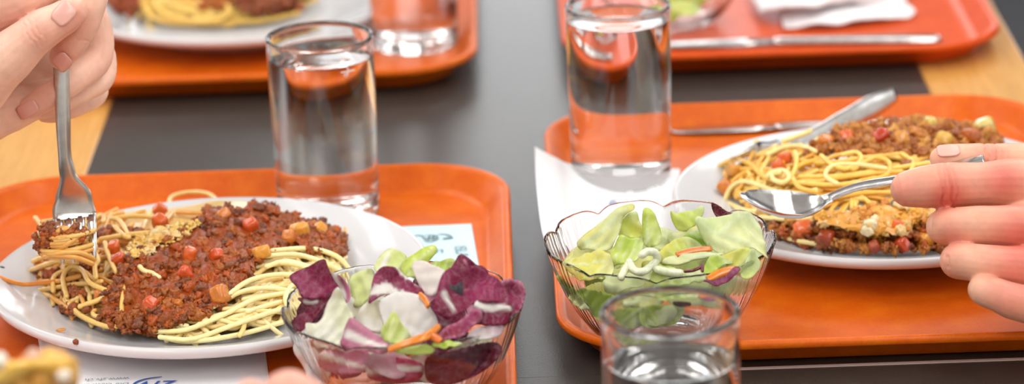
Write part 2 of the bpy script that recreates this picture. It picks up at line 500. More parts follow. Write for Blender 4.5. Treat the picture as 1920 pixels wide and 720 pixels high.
# ------------------------------------------------------------------ paper things
def sheet(name, rows, mat_, nu=16, nv=14, th=.0002, wob=.0004, seed=0, parent=None):
    """rows: list of rows of 3-D control points -> smooth sheet with thickness"""
    A = [catmull(r, nu) for r in rows]
    Bc = [catmull([a[i] for a in A], nv) for i in range(len(A[0]))]
    nx, ny = len(Bc), len(Bc[0])
    v, f = [], []
    for s in (0, 1):
        for i in range(nx):
            for j in range(ny):
                p = Bc[i][j].copy()
                p.z += wob * noise.noise(Vector((p.x * 60 + seed, p.y * 60, seed))) + s * th
                v.append(p)
    n = nx * ny
    for i in range(nx - 1):
        for j in range(ny - 1):
            a, b, c_, d = i * ny + j, (i + 1) * ny + j, (i + 1) * ny + j + 1, i * ny + j + 1
            f.append((n + a, n + b, n + c_, n + d)); f.append((d, c_, b, a))
    rim = [i * ny for i in range(nx)] + [(nx - 1) * ny + j for j in range(1, ny)] + [i * ny + ny - 1 for i in range(nx - 2, -1, -1)] + [j for j in range(ny - 2, 0, -1)]
    for k in range(len(rim)):
        a, b = rim[k], rim[(k + 1) % len(rim)]
        f.append((a, b, n + b, n + a))
    return obj(name, v, f, mat_, parent)
P3 = lambda x, y, z: at(x, y, z)
nap = sheet('paper_napkin', [
    [P3(1003, 275, .0345), P3(1040, 295, .0240), P3(1076, 309, .0150), P3(1160, 313, .0085), P3(1275, 317, .0062)],
    [P3(1006, 350, .0300), P3(1044, 355, .0225), P3(1080, 360, .0120), P3(1160, 360, .0060), P3(1275, 360, .0052)],
    [P3(1016, 432, .0265), P3(1050, 436, .0220), P3(1085, 436, .0085), P3(1160, 436, .0050), P3(1275, 436, .0050)],
    [P3(1030, 468, .0250), P3(1062, 472, .0205), P3(1090, 474, .0065), P3(1160, 474, .0048), P3(1275, 474, .0048)]], PAPER, seed=3)
tag(nap, 'white napkin hanging over the tray edge behind the lettuce bowl', 'napkin')
nap2 = sheet('paper_napkin', [[P3(70, 628, .0046), P3(280, 622, .0046), P3(494, 612, .0046)], [P3(80, 690, .0046), P3(290, 690, .0046), P3(501, 685, .0046)], [P3(90, 775, .0046), P3(290, 775, .0046), P3(515, 775, .0046)]], PAPER, wob=.0001, seed=5)
tag(nap2, 'white printed napkin under the front edge of the spaghetti plate', 'napkin')
tick = sheet('paper_ticket', [[P3(700, 428, .0055), P3(800, 423, .0052), P3(884, 420, .0050)], [P3(715, 480, .0048), P3(805, 474, .0048), P3(893, 471, .0048)], [P3(730, 530, .0046), P3(815, 526, .0046), P3(903, 523, .0046)]], BLUEP, wob=.0002, seed=8)
tag(tick, 'pale blue printed ticket between the plate and the tray rim', 'ticket')
def text(name, s, p, xd, yd, size, m, parent, shear=0.0, lift=.0007):
    cu = bpy.data.curves.new(name, 'FONT'); cu.body = s; cu.size = 1; cu.resolution_u = 3; cu.shear = shear
    o = bpy.data.objects.new(name, cu); COL.objects.link(o)
    bpy.context.view_layer.update()
    me = bpy.data.meshes.new_from_object(o.evaluated_get(bpy.context.evaluated_depsgraph_get()))
    xd, yd = Vector(xd).normalized(), Vector(yd).normalized(); n = xd.cross(yd)
    v = [Vector(p) + xd * q.co.x * size + yd * q.co.y * size + n * lift for q in me.vertices]
    f = [tuple(q.vertices) for q in me.polygons]
    bpy.data.objects.remove(o); bpy.data.curves.remove(cu); bpy.data.meshes.remove(me)
    return obj(name, v, f, m, parent, smooth=False)
def strokes(name, P, p, xd, yd, size, w, m, parent, lift=.0006):
    xd, yd = Vector(xd).normalized(), Vector(yd).normalized(); n = xd.cross(yd)
    mb = MB()
    for line in P:
        Q = catmull([Vector(p) + xd * a * size + yd * b * size + n * lift for a, b in line], 6)
        v, f = [], []
        for i, q in enumerate(Q):
            t = (Q[min(i + 1, len(Q) - 1)] - Q[max(i - 1, 0)]).normalized(); sd = n.cross(t)
            ww = w * (.35 + .65 * math.sin(math.pi * (i + .5) / len(Q)))
            v += [q + sd * ww, q - sd * ww, q + sd * ww + n * .0001, q - sd * ww + n * .0001]
        for i in range(len(Q) - 1):
            a, b = i * 4, i * 4 + 4
            f += [(a + 2, a + 3, b + 3, b + 2), (a, b, b + 1, a + 1), (a, a + 2, b + 2, b), (a + 1, b + 1, b + 3, a + 3)]
        mb.add(v, f)
    return mb.build(name, m, parent, smooth=False)
ux, uy = (-1, 0, 0), (0, -1, 0)            # printed towards the opposite side of the table
lg = P3(342, 728, .0048)
text('logo_lettering', 'zfv', P3(334, 715, .0048), ux, uy, .0190, INKB, nap2, shear=.35)
strokes('logo_swoosh', [[(-.1, .35), (.1, .62), (.25, .66), (.12, .45)], [(.55, -.32), (.98, -.20), (1.25, .05), (1.30, .4), (1.1, .75)]], P3(338, 715, .0048), ux, uy, .0190, .0008, INKB, nap2)
text('printed_text', 'www.zfv.ch', P3(243, 709, .0048), ux, uy, .0052, INKG, nap2)
text('printed_text', 'Die Gastronomiegruppe', P3(243, 719, .0048), ux, uy, .0052, INKG, nap2)
text('printed_text', 'zfv', P3(1158, 389, .0056), (0, 1, 0), (-1, 0, 0), .0110, INKB, nap, shear=.3)
# ticket print
ic = P3(793, 452, .0052)
strokes('printed_emblem', [[(-.9, .75), (-.6, .9), (-.3, .75), (-.1, .2), (.1, -.1)], [(-.15, .8), (.3, .85), (.7, .6), (.85, .1), (.6, -.4), (.2, -.5), (-.1, -.2)], [(.25, .8), (.2, -.45)], [(0, .2), (.8, .15)], [(.5, .75), (.55, -.3)],
                           [(.75, .95), (1.1, .9), (1.45, .75), (1.75, .4), (1.9, .05)], [(1.2, -.05), (1.6, .05), (1.95, .05)], [(1.2, -.15), (1.6, -.08), (1.95, 0)]], P3(798, 450, .0052), (1, .05, 0), (.05, 1, 0), .0085, .0007, INKG, tick, lift=.0006)
text('printed_text', 'ISLA', P3(851, 463, .0051), (.12, -1, 0), (1, .12, 0), .0105, INKG, tick)
text('printed_text', 'ln', P3(806, 476, .0050), (1, .05, 0), (.05, 1, 0), .0120, INKG, tick)
# crumpled napkins, top right
def folded(px, zz, label, seed, lay=3):
    o = empty('crumpled_napkin', at(*px[0], zz), label, 'napkin')
    return o
n3 = sheet('crumpled_napkin', [[P3(1395, -26, .012), P3(1480, -34, .022), P3(1580, -40, .016), P3(1690, -30, .010)],
                               [P3(1412, 2, .010), P3(1500, 0, .020), P3(1600, -10, .022), P3(1700, 2, .008)],
                               [P3(1425, 24, .012), P3(1510, 14, .020), P3(1600, 6, .016), P3(1670, 8, .010)]], PAPER, wob=.004, seed=11, th=.0022)
tag(n3, 'upper crumpled white napkin on the redder tray, folded over another', 'napkin')
n4 = sheet('crumpled_napkin', [[P3(1460, 2, .0075), P3(1540, -4, .012), P3(1640, -8, .010), P3(1690, 2, .007)],
                               [P3(1462, 28, .0065), P3(1545, 20, .012), P3(1640, 14, .012), P3(1716, 22, .006)],
                               [P3(1470, 53, .0055), P3(1550, 46, .0085), P3(1640, 38, .0075), P3(1706, 34, .0055)]], PAPER, wob=.0022, seed=21, th=.0012)
tag(n4, 'lower crumpled white napkin nearest the knife on the redder tray', 'napkin')

# ------------------------------------------------------------------ cutlery
def ribbon(P, side, widths, thick, dish=None, nu=8):
    """closed strip along P; side = width direction (vector or list), dish = how deep each station sags"""
    n = len(P)
    P = [Vector(p) for p in P]
    sides = side if isinstance(side, list) else [Vector(side)] * n
    thick = thick if isinstance(thick, (list, tuple)) else [thick] * n
    dish = dish or [0] * n
    v, f = [], []
    for i in range(n):
        t = (P[min(i + 1, n - 1)] - P[max(i - 1, 0)]).normalized()
        s = (sides[i] - t * sides[i].dot(t)).normalized(); nr = s.cross(t)
        top, bot = [], []
        for k in range(nu + 1):
            u = -1 + 2 * k / nu
            h = -dish[i] * (1 - u * u)
            tt = thick[i] * (1 - .75 * u ** 4) / 2
            q = P[i] + s * (u * widths[i]) + nr * h
            top.append(q + nr * tt); bot.append(q - nr * tt)
        v += top + bot[::-1]
    m = 2 * (nu + 1)
    for i in range(n - 1):
        for k in range(m):
            f.append((i * m + k, i * m + (k + 1) % m, (i + 1) * m + (k + 1) % m, (i + 1) * m + k))
    f.append(tuple(range(m - 1, -1, -1))); f.append(tuple((n - 1) * m + k for k in range(m)))
    return v, f
def lerp_path(pts, n=8):
    return catmull(pts, n)
def interp(vals, n):
    out = []
    for i in range(n):
        t = i / (n - 1) * (len(vals) - 1); k = min(int(t), len(vals) - 2); q = t - k; q = q * q * (3 - 2 * q)
        out.append(vals[k] * (1 - q) + vals[k + 1] * q)
    return out
def fork(name, pts, side, label, parent=None, wh=(.0075, .006, .0042, .0033, .0031, .0034, .0060, .0110, .0122, .0120), tinelen=.046, group=None):
    """pts: handle end -> tine root; tines continue the last direction"""
    P = lerp_path(pts, 10); n = len(P)
    W = interp(list(wh), n)
    T = interp([.0022, .0028, .0032, .0034, .0032, .0028, .0022, .0018, .0016, .0016], n)
    t = empty(name, P[n // 2], label, 'fork')
    mb = MB(); mb.add(*ribbon(P, side, W, T)); mb.build('handle', STEEL, t)
    d = (P[-1] - P[-3]).normalized(); s = Vector(side); s = (s - d * s.dot(d)).normalized(); nr = s.cross(d)
    w = W[-1]
    for k in range(4):
        u = (k - 1.5) / 1.5
        b0 = P[-1] - d * .001 + s * (u * w * .79)
        Q = [b0 + d * (tinelen * q) + s * (-u * .0006 * q) + nr * (.004 * (q * q - q * .6)) for q in (0, .2, .4, .6, .8, .93, 1)]
        mb = MB(); mb.add(*ribbon(Q, s, [.0027, .0026, .0024, .0021, .0017, .0011, .0004], [.0016] * 5 + [.0011, .0006], nu=4)); mb.build('tine', STEEL, t)
    return t
fork('dinner_fork', [aty(150, -105, 1.722), aty(128, -20, 1.714), aty(117, 60, 1.707), aty(115, 130, 1.702), aty(118, 215, 1.698), aty(121, 285, 1.696), aty(127, 325, 1.695), aty(138, 368, 1.695), aty(139, 396, 1.694), aty(140, 410, 1.692)],
     (1, -.12, 0), 'steel fork held upright with its tines in the spaghetti', wh=(.0085, .0075, .0052, .0044, .0042, .0037, .0046, .0105, .0124, .0122), tinelen=.026)
# fork resting on the pasta of the right-hand plate
fork('dinner_fork', [aty(1678, 178, 1.972), aty(1620, 208, 1.948), aty(1560, 238, 1.920), aty(1500, 266, 1.893), aty(1462, 284, 1.874), aty(1430, 298, 1.860)],
     (.55, .25, -.8), 'steel fork lying on the back of the cheese-topped pasta plate', wh=(.0048, .0078, .0066, .0050, .0042, .0080, .0110), tinelen=.03)
# spoon held over the right-hand plate
def spoon():
    t = empty('table_spoon', aty(1560, 372, 1.715), 'steel spoon held by the right-hand diner over the pasta', 'spoon')
    ax = [aty(1389, 362, 1.716), aty(1400, 367, 1.715), aty(1425, 373, 1.715), aty(1460, 378, 1.7155), aty(1495, 380, 1.7165), aty(1525, 378, 1.718), aty(1545, 374, 1.719), aty(1562, 367, 1.720), aty(1585, 358, 1.709), aty(1620, 347, 1.690), aty(1680, 337, 1.658), aty(1740, 322, 1.643), aty(1812, 305, 1.640), aty(1845, 298, 1.639)]
    P = catmull(ax, 6); n = len(P)
    def iv(vals):
        out = []
        for i in range(n):
            q = i / 6; k = min(int(q), len(vals) - 2); r = q - k; out.append(vals[k] * (1 - r) + vals[k + 1] * r)
        return out
    W = iv([.0015, .0085, .0150, .0185, .0190, .0140, .0075, .0042, .0036, .0034, .0036, .0050, .0070, .0066])
    D = iv([0, .0012, .004, .0065, .0065, .004, .0012, 0, 0, 0, 0, 0, 0, 0])
    T = iv([.0012, .0013, .0013, .0013, .0014, .0016, .0024, .0030, .0030, .0026, .0024, .0022, .0020, .0018])
    sd = Vector((.05, 1, .02))
    mb = MB(); mb.add(*ribbon(P, -sd, W, T, [d * 1.15 for d in D], nu=12)); mb.build('spoon_body', STEEL, t)
spoon()
# knives
def knife(b0, b1, h1, z, label):
    a, b, c = at(*b0, z + .0012), at(*b1, z + .002), at(*h1, z + .002)
    t = empty('table_knife', a.lerp(c, .5), label, 'knife')
    d = (b - a)
    sd = Vector((-d.y, d.x, 0)).normalized()
    P = [a.lerp(b, q) for q in (0, .06, .2, .5, .8, 1)]
    mb = MB(); mb.add(*ribbon(P, sd, [.001, .005, .0075, .0085, .008, .0055], [.0010, .0012, .0016, .002, .0022, .003])); mb.build('blade', STEEL, t)
    P = [b.lerp(c, q) for q in (-.02, .05, .2, .5, .8, .96, 1)]
    mb = MB(); mb.add(*ribbon(P, sd, [.0045, .0060, .0066, .0072, .0080, .0080, .006], [.003, .0045, .005, .005, .0048, .004, .003])); mb.build('handle', STEEL, t)
knife((1255, 245), (1452, 236), (1722, 228), TF + .0008, 'steel knife along the back of the lettuce tray behind the plate')
knife((1190, 86), (1448, 77), (1764, 72), TF + .0008, 'blurred steel knife along the front of the redder tray')
# ------------------------------------------------------------------ food
def mixv(a, b, t): return tuple(x * (1 - t) + y * t for x, y in zip(a, b))
def poly_in(p, P):
    c = False; j = len(P) - 1
    for i in range(len(P)):
        if (P[i][1] > p[1]) != (P[j][1] > p[1]) and p[0] < (P[j][0] - P[i][0]) * (p[1] - P[i][1]) / (P[j][1] - P[i][1]) + P[i][0]: c = not c
        j = i
    return c
class Heap:
    """height of a helping of food over a plate: smooth mound with bumps"""
    def __init__(s, px, z0, H, seed, pw=.55, amp=.004):
        s.P = [at(x, y, z0 + .004) for x, y in px]
        s.c = sum(s.P, Vector()) / len(s.P)
        s.z0, s.H, s.seed, s.pw, s.amp = z0, H, seed, pw, amp
        s.ang = sorted((math.atan2(p.y - s.c.y, p.x - s.c.x), math.hypot(p.x - s.c.x, p.y - s.c.y)) for p in s.P)
    def R(s, a):
        A = s.ang; n = len(A)
        for i in range(n):
            a0, r0 = A[i]; a1, r1 = A[(i + 1) % n]
            if i == n - 1: a1 += 2 * math.pi
            aa = a if a >= A[0][0] else a + 2 * math.pi
            if a0 <= aa <= a1:
                t = (aa - a0) / max(a1 - a0, 1e-6); return r0 * (1 - t) + r1 * t
        return A[0][1]
    def rho(s, x, y):
        return math.hypot(x - s.c.x, y - s.c.y) / s.R(math.atan2(y - s.c.y, x - s.c.x))
    def h(s, x, y):
        q = max(0, 1 - s.rho(x, y) ** 2) ** s.pw
        return s.z0 + s.H * q + s.amp * q * noise.noise(Vector((x * 45, y * 45, s.seed))) 
    def hit(s, px, py, dz=0):
        z = s.z0 + s.H * .6
        for _ in range(14):
            p = at(px, py, z); z = .5 * z + .5 * (s.h(p.x, p.y) + dz)
        return at(px, py, z)
    def topx(s, p):
        d = Vector(p) - CAM; k = FPX / d.dot(FW)
        return 960 + k * d.dot(RT), 360 - k * d.dot(UP)

def strands(mb, heap, regions, n, rad, cols, lens=(.05, .14), dz=(0, .003), tang=1.0, jit=.6, seg=7, flow=None):
    """spaghetti laid over a heap: smooth wandering curves that stay in the regions given as picture outlines"""
    done = tries = 0
    while done < n and tries < n * 60:
        tries += 1
        R = random.choice(regions)
        x = random.uniform(min(q[0] for q in R), max(q[0] for q in R)); y = random.uniform(min(q[1] for q in R), max(q[1] for q in R))
        if not poly_in((x, y), R): continue
        p = heap.hit(x, y)
        a = math.atan2(p.y - heap.c.y, p.x - heap.c.x) + math.pi / 2 if flow is None else flow(p)
        a += random.choice((0, math.pi)) + random.uniform(-jit, jit)
        Ln = random.uniform(*lens); st = .0035; k = 0
        cur = random.uniform(-9, 9); ph = random.uniform(0, 6); lay = random.uniform(*dz)
        P = []; x0, y0 = p.x, p.y
        while k * st < Ln:
            z = heap.h(x0, y0) + lay + .0012 * math.sin(k * .33 + ph)
            P.append(Vector((x0, y0, z)))
            a += (cur + 16 * math.sin(k * .16 + ph)) * st
            if heap.rho(x0, y0) > .93:                       # turn back inside
                want = math.atan2(heap.c.y - y0, heap.c.x - x0); dd = (want - a + math.pi) % (2 * math.pi) - math.pi
                a += .35 * dd
            x0 += math.cos(a) * st; y0 += math.sin(a) * st; k += 1
            if k > 6 and not poly_in(heap.topx((x0, y0, z)), R): break
        if len(P) < 7: continue
        r = rad * random.uniform(.9, 1.1)
        v, f = tube(catmull(P, 2), r, seg)
        c = mixv(*random.choice(cols), random.random())
        mb.add(v, f, c); done += 1
def hero(mb, P, rad, col, n=5, seg=8):
    v, f = tube(catmull(P, n), rad, seg); mb.add(v, f, col)
def lin(*c): return s2l(c)
def cube_lump(c, r, seed, sq=(1, 1, 1), rot=None, pw=5.0):
    """soft-cornered diced vegetable"""
    rot = rot or rrot(); out = []
    for p in ICO3[0]:
        m = (abs(p.x) ** pw + abs(p.y) ** pw + abs(p.z) ** pw) ** (1 / pw)
        q = p / m * r
        q *= 1 + .10 * noise.noise(p * 1.6 + Vector((seed, 0, 0)))
        out.append(Vector(c) + rot @ Vector((q.x * sq[0], q.y * sq[1], q.z * sq[2])))
    return out, ICO3[1]

# ---- left-hand plate: spaghetti with meat sauce
SR = .00145
HL = Heap([(48, 470), (100, 425), (190, 408), (290, 388), (400, 378), (500, 376), (600, 412), (656, 470), (640, 540), (560, 610), (440, 640), (310, 640), (190, 620), (110, 580), (60, 530)], TF + .007, .028, 3.3)
pale = [(lin(255, 228, 156), lin(255, 238, 182)), (lin(252, 216, 134), lin(255, 232, 168))]
coat = [(lin(236, 166, 76), lin(248, 200, 112)), (lin(226, 142, 56), lin(244, 186, 100)), (lin(248, 206, 124), lin(252, 220, 144))]
mb = MB()
# body of the helping below the top layers
bv, bf = [], []
for i in range(19):
    for j in range(48):
        w = 2 * math.pi * j / 48; q = i / 18 * .92; rr = HL.R((w + math.pi) % (2 * math.pi) - math.pi) * q
        x, y = HL.c.x + rr * math.cos(w), HL.c.y + rr * math.sin(w); bv.append(Vector((x, y, HL.h(x, y) - .0045)))
for i in range(18):
    for j in range(48):
        a, b = i * 48 + j, i * 48 + (j + 1) % 48; bf.append((a, a + 48, b + 48, b))
mb.add(bv, bf, lin(240, 200, 122))
right_reg = [(300, 640), (300, 600), (400, 560), (470, 510), (520, 465), (600, 455), (655, 480), (650, 540), (570, 610), (450, 642)]
left_reg = [(50, 530), (70, 440), (120, 412), (230, 400), (300, 395), (260, 470), (240, 520), (230, 600), (190, 622), (100, 580)]
strands(mb, HL, [right_reg], 85, SR, pale, (.06, .15), (-.003, .0025), jit=.35)
strands(mb, HL, [left_reg], 62, SR, coat, (.04, .10), (-.003, .003), jit=.8)
strands(mb, HL, [[(230, 520), (300, 400), (420, 385), (620, 430), (560, 500), (380, 600), (240, 620)]], 30, SR, coat, (.05, .1), (-.004, 0), jit=1)
H = lambda pts, dz=.003: [HL.hit(x, y, dz) for x, y in pts]
LP_ = lin(255, 238, 172); LO = lin(248, 206, 120); LB = lin(238, 172, 84)
for pts, c, dz in [
    ([(300, 632), (360, 636), (430, 612), (500, 588), (545, 575)], LP_, .004), ([(290, 622), (350, 618), (420, 590), (480, 560), (548, 548)], LP_, .005),
    ([(312, 634), (345, 640), (400, 636), (470, 622), (530, 604)], LP_, .003), ([(400, 575), (450, 548), (500, 540), (560, 548)], LP_, .006),
    ([(420, 560), (470, 525), (540, 515), (590, 540)], LP_, .007), ([(500, 480), (560, 478), (620, 498), (650, 520)], LP_, .007), ([(510, 470), (580, 466), (630, 480), (655, 505)], LP_, .007),
    ([(520, 492), (570, 500), (610, 530), (610, 570)], LP_, .006), ([(545, 585), (535, 560), (548, 535), (575, 532), (590, 550)], LP_, .006), ([(500, 500), (540, 490), (600, 510), (640, 545)], LP_, .006),
    # coated noodles on the left
    ([(120, 480), (118, 520), (125, 560), (150, 590), (200, 612), (240, 608)], LO, .004), ([(125, 555), (118, 520), (135, 500), (155, 508), (168, 530), (200, 545)], LO, .008),
    ([(100, 545), (100, 522), (115, 510), (150, 506), (178, 525)], LO, .006), ([(35, 540), (70, 548), (95, 556), (100, 570)], LO, .002), ([(150, 575), (190, 560), (228, 535), (236, 530), (230, 560), (228, 585)], LO, .006),
    ([(55, 508), (80, 498), (110, 490), (145, 492)], LO, .010), ([(62, 490), (95, 478), (130, 478), (168, 482)], LO, .011), ([(92, 475), (115, 458), (140, 450), (165, 444)], LB, .014), ([(180, 520), (178, 500), (184, 488), (176, 470)], LO, .009),
    ([(197, 455), (202, 475), (210, 495), (218, 510)], LO, .006), ([(210, 410), (250, 405), (290, 408)], LO, .004), ([(215, 425), (230, 440), (242, 445), (225, 415), (212, 410)], LO, .006),
    ([(190, 448), (240, 440), (280, 436)], LO, .006), ([(95, 556), (140, 585), (170, 602), (215, 616)], LB, .003), ([(262, 500), (270, 508), (285, 512), (298, 520)], LP_, .008),
    ([(60, 525), (110, 527), (150, 518)], LB, .005), ([(70, 545), (130, 535), (190, 528)], LO, .005)]:
    hero(mb, H(pts, dz), SR * 1.02, c)
# twirl around the tines
cx, cy = 122, 448
for k in range(16):
    P = []
    a0 = random.uniform(0, 6.28); zc = random.uniform(-18, 22); rx = random.uniform(34, 60)
    for i in range(12):
        a = a0 + i * .38
        P.append(aty(cx + rx * math.cos(a), cy + zc + rx * .28 * math.sin(a) * -1 + 4 * math.sin(a * 2), 1.690 + .018 * math.sin(a)))
    hero(mb, P, SR, mixv(LB, LO, random.random()), 3)
for pts in ([(92, 470, 1.680), (118, 462, 1.672), (140, 448, 1.673), (160, 428, 1.680)], [(78, 446, 1.686), (105, 436, 1.676), (130, 430, 1.676), (158, 446, 1.682)], [(86, 460, 1.684), (110, 450, 1.674), (134, 444, 1.674), (164, 456, 1.684)],
            [(84, 482, 1.676), (115, 474, 1.670), (150, 474, 1.672), (176, 486, 1.680)], [(98, 436, 1.684), (116, 428, 1.679), (134, 431, 1.678), (150, 440, 1.684)], [(80, 474, 1.680), (100, 478, 1.672), (140, 482, 1.670), (172, 494, 1.676)], [(84, 454, 1.684), (100, 444, 1.676), (120, 440, 1.675), (144, 438, 1.677)]):
    hero(mb, [aty(*q) for q in pts], SR * 1.05, mixv(LB, LO, random.random() * .7))
mb.build('spaghetti', PASTA); sp = bpy.data.objects['spaghetti']
tag(sp, 'spaghetti heaped on the plate with the fork standing in it', 'pasta', kind='stuff')
# loose strands that lie apart on the rim
for pts, z, c, lab in [([(338, 402), (330, 392), (318, 380), (324, 368), (350, 361), (385, 362), (404, 374), (398, 388)], .020, lin(244, 206, 128), 'looped spaghetti strand lying behind the meat sauce on the plate rim'),
                  ([(632, 414), (645, 425), (647, 438), (640, 452)], .021, lin(240, 190, 110), 'short curled spaghetti end right of the meat sauce'),
                  ([(-8, 517), (15, 526), (45, 533), (75, 531), (105, 528)], .026, lin(226, 140, 44), 'sauce-stained spaghetti strand reaching over the left plate rim'),
                  ([(66, 408), (78, 424), (92, 441), (100, 452)], .040, lin(240, 196, 116), 'cut spaghetti end sticking up left of the fork')]:
    m1 = MB(); hero(m1, [at(x, y, z) for x, y in pts], SR, c); tag(m1.build('spaghetti_strand', PASTA), lab, 'pasta')

def sauce(name, heap, outline, n, rr, cols, dz, sheetcol, label, fine=0, sheet=.8, m_=None, cat='meat sauce', amp=1):
    mb = MB()
    xs = [q[0] for q in outline]; ys = [q[1] for q in outline]
    # wet base
    step = 7
    g = {}
    for i, x in enumerate(range(int(min(xs)), int(max(xs)) + 1, step)):
        for j, y in enumerate(range(int(min(ys)), int(max(ys)) + 1, step - 2)):
            if poly_in((x, y), outline):
                p = heap.hit(x, y, dz * sheet); p.z += .0030 * noise.noise(p * 130) + .0016 * noise.noise(p * 420)
                g[i, j] = len(mb.v); mb.add([p], [], mixv(sheetcol, cols[0][0], .5 + .5 * noise.noise(p * 220)))
    for (i, j), a in list(g.items()):
        q = [g.get((i + 1, j)), g.get((i + 1, j + 1)), g.get((i, j + 1))]
        if None not in q: mb.f.append((a, q[2], q[1], q[0]))
    k = 0
    if fine: n = n + fine
    while k < n:
        x, y = random.uniform(min(xs), max(xs)), random.uniform(min(ys), max(ys))
        if not poly_in((x, y), outline): continue
        r = random.uniform(*rr) * random.choice((.7, .85, 1, 1, 1.25))
        if k < fine: r = random.uniform(.0028, .0046)
        p = heap.hit(x, y, dz * random.uniform(.5, 1))
        c = mixv(*random.choice(cols), random.random())
        v, f = lump(p, r, ICO3 if r > .0024 else ICO2, .6 if k < fine else .95, 1.9, (1, random.uniform(.6, 1), random.uniform(.5, .9)), rrot())
        mb.add(v, f, c); k += 1
    o = mb.build(name, m_ or MEAT)
    return tag(o, label, cat, kind='stuff')
mc = [(lin(158, 80, 34), lin(190, 108, 54)), (lin(172, 86, 28), lin(202, 116, 48)), (lin(122, 60, 30), lin(160, 88, 46)), (lin(196, 86, 20), lin(214, 106, 32))]
OUT_L = [(205, 620), (190, 560), (225, 505), (262, 470), (330, 430), (395, 390), (440, 388), (495, 378), (560, 408), (615, 420), (645, 445), (648, 480), (600, 474), (540, 458), (505, 470), (478, 505), (452, 545), (400, 585), (330, 605), (275, 625)]
sauce('meat_sauce', HL, OUT_L, 1000, (.0010, .0026), mc, .007, lin(186, 78, 18), 'brown minced meat sauce over the middle of the spaghetti', fine=240, sheet=.95)
def cx3(qx, qy):                           # a point on the twirl of noodles round the fork
    dx, dy = (qx - 122) / 60, (qy - 450) / 40; k = math.hypot(dx, dy)
    if k > .95: qx, qy = 122 + dx / k * 57, 450 + dy / k * 38
    return aty(qx, qy, 1.690 - .017 * math.sqrt(max(0, 1 - min(k, .95) ** 2)))
mb = MB()
for (x, y, w, h_, n) in ((92, 432, 26, 20, 26), (80, 465, 18, 20, 26), (145, 440, 22, 14, 26), (95, 515, 26, 10, 22), (140, 545, 26, 12, 16), (120, 580, 30, 10, 14), (185, 435, 22, 10, 18), (262, 432, 24, 8, 18), (205, 560, 24, 30, 40), (160, 500, 24, 10, 12)):
    for _ in range(n):
        qx, qy = x + random.gauss(0, w * .5), y + random.gauss(0, h_ * .5)
        p = HL.hit(qx, qy, .004) if not (y < 480 and x < 165) else cx3(qx, qy); r = random.uniform(.0013, .003)
        v, f = lump(p, r, ICO2, .55, 1.5, (1, .8, .8), rrot()); mb.add(v, f, mixv(*random.choice(mc), random.random()))
tag(mb.build('minced_meat', MEAT), 'bits of minced meat clinging to the noodles around the fork', 'meat sauce', kind='stuff')
# diced vegetables
TOM, ORG_, CAR, RED = lin(236, 108, 42), lin(222, 130, 44), lin(238, 162, 58), lin(224, 90, 36)
for (x, y, r, c, lab, cat, dz) in [
    (300, 393, 12, TOM, 'tomato cube at the back edge of the noodles, next to a meat crumb', 'tomato', .005), (300, 416, 14, TOM, 'shiny tomato cube in front of the rear tomato, above the cheese', 'tomato', .006),
    (355, 477, 15, TOM, 'bright tomato cube in the middle of the meat sauce', 'tomato', .009), (413, 552, 20, ORG_, 'large orange-brown vegetable cube at the front of the sauce by the pale noodles', 'vegetable', .008),
    (490, 473, 17, CAR, 'orange cube at the right edge of the meat, above the pale noodles', 'vegetable', .008), (562, 436, 19, CAR, 'largest orange cube in the rear right of the meat', 'vegetable', .007),
    (542, 447, 15, ORG_, 'brownish cube left of the largest orange cube', 'vegetable', .007), (598, 430, 15, CAR, 'orange cube farthest right in the meat sauce', 'vegetable', .007),
    (281, 574, 17, RED, 'red tomato piece low in the front of the sauce', 'tomato', .007), (470, 425, 15, RED, 'red tomato piece between meat lumps behind the centre of the sauce', 'tomato', .008),
    (214, 464, 13, TOM, 'flat tomato piece beside the fork, left of the cheese', 'tomato', .006), (222, 486, 13, RED, 'tomato sliver left of the meat sauce, in front of the flat tomato piece', 'tomato', .006),
    (334, 568, 8, ORG_, 'tiny orange bit between front tomato and orange-brown cube', 'vegetable', .008), (76, 500, 11, ORG_, 'orange piece at the left edge under the twirled noodles', 'vegetable', .004),
    (188, 555, 14, ORG_, 'orange cube inside the noodle loop in front of the fork', 'vegetable', .003), (405, 480, 14, RED, 'dull red tomato right of the bright middle cube', 'tomato', .007),
    (418, 405, 14, ORG_, 'orange-red cube at the rear middle of the sauce', 'vegetable', .007), (345, 515, 16, RED, 'dark red tomato below the bright middle cube', 'tomato', .006)]:
    p = HL.hit(x, y, dz); v, f = cube_lump(p, r * mpp(p), x, (1, random.uniform(.75, 1), random.uniform(.7, .95)))
    m1 = MB(); m1.add(v, f, c); tag(m1.build('tomato_cube' if cat == 'tomato' else 'vegetable_cube', VEG), lab, cat)
# stray crumbs on the rim
for (x, y, z, r, lab) in [(142, 641, .0275, 6, 'brown meat crumb on the front rim of the spaghetti plate'), (243, 395, .024, 6, 'brown meat crumb on the back rim behind the noodles')]:
    m1 = MB(); p = at(x, y, z); v, f = lump(p, r * mpp(p), ICO2, .4); m1.add(v, f, lin(150, 70, 30)); tag(m1.build('meat_crumb', MEAT), lab, 'crumb')
m1 = MB(); p = at(115, 618, .0255); v, f = lump(p, .0026, ICO2, .3, 1.3, (1, .7, .25)); m1.add(v, f, lin(220, 140, 40)); tag(m1.build('sauce_drop', VEG), 'flat orange sauce drop on the front rim of the spaghetti plate', 'crumb')
m1 = MB(); p = at(2, 502, .027); v, f = lump(p, .0022, ICO2, .3, 1.3, (1, .6, .4)); m1.add(v, f, lin(50, 60, 50)); tag(m1.build('herb_fleck', VEG), 'dark herb fleck on the left rim of the spaghetti plate', 'crumb')
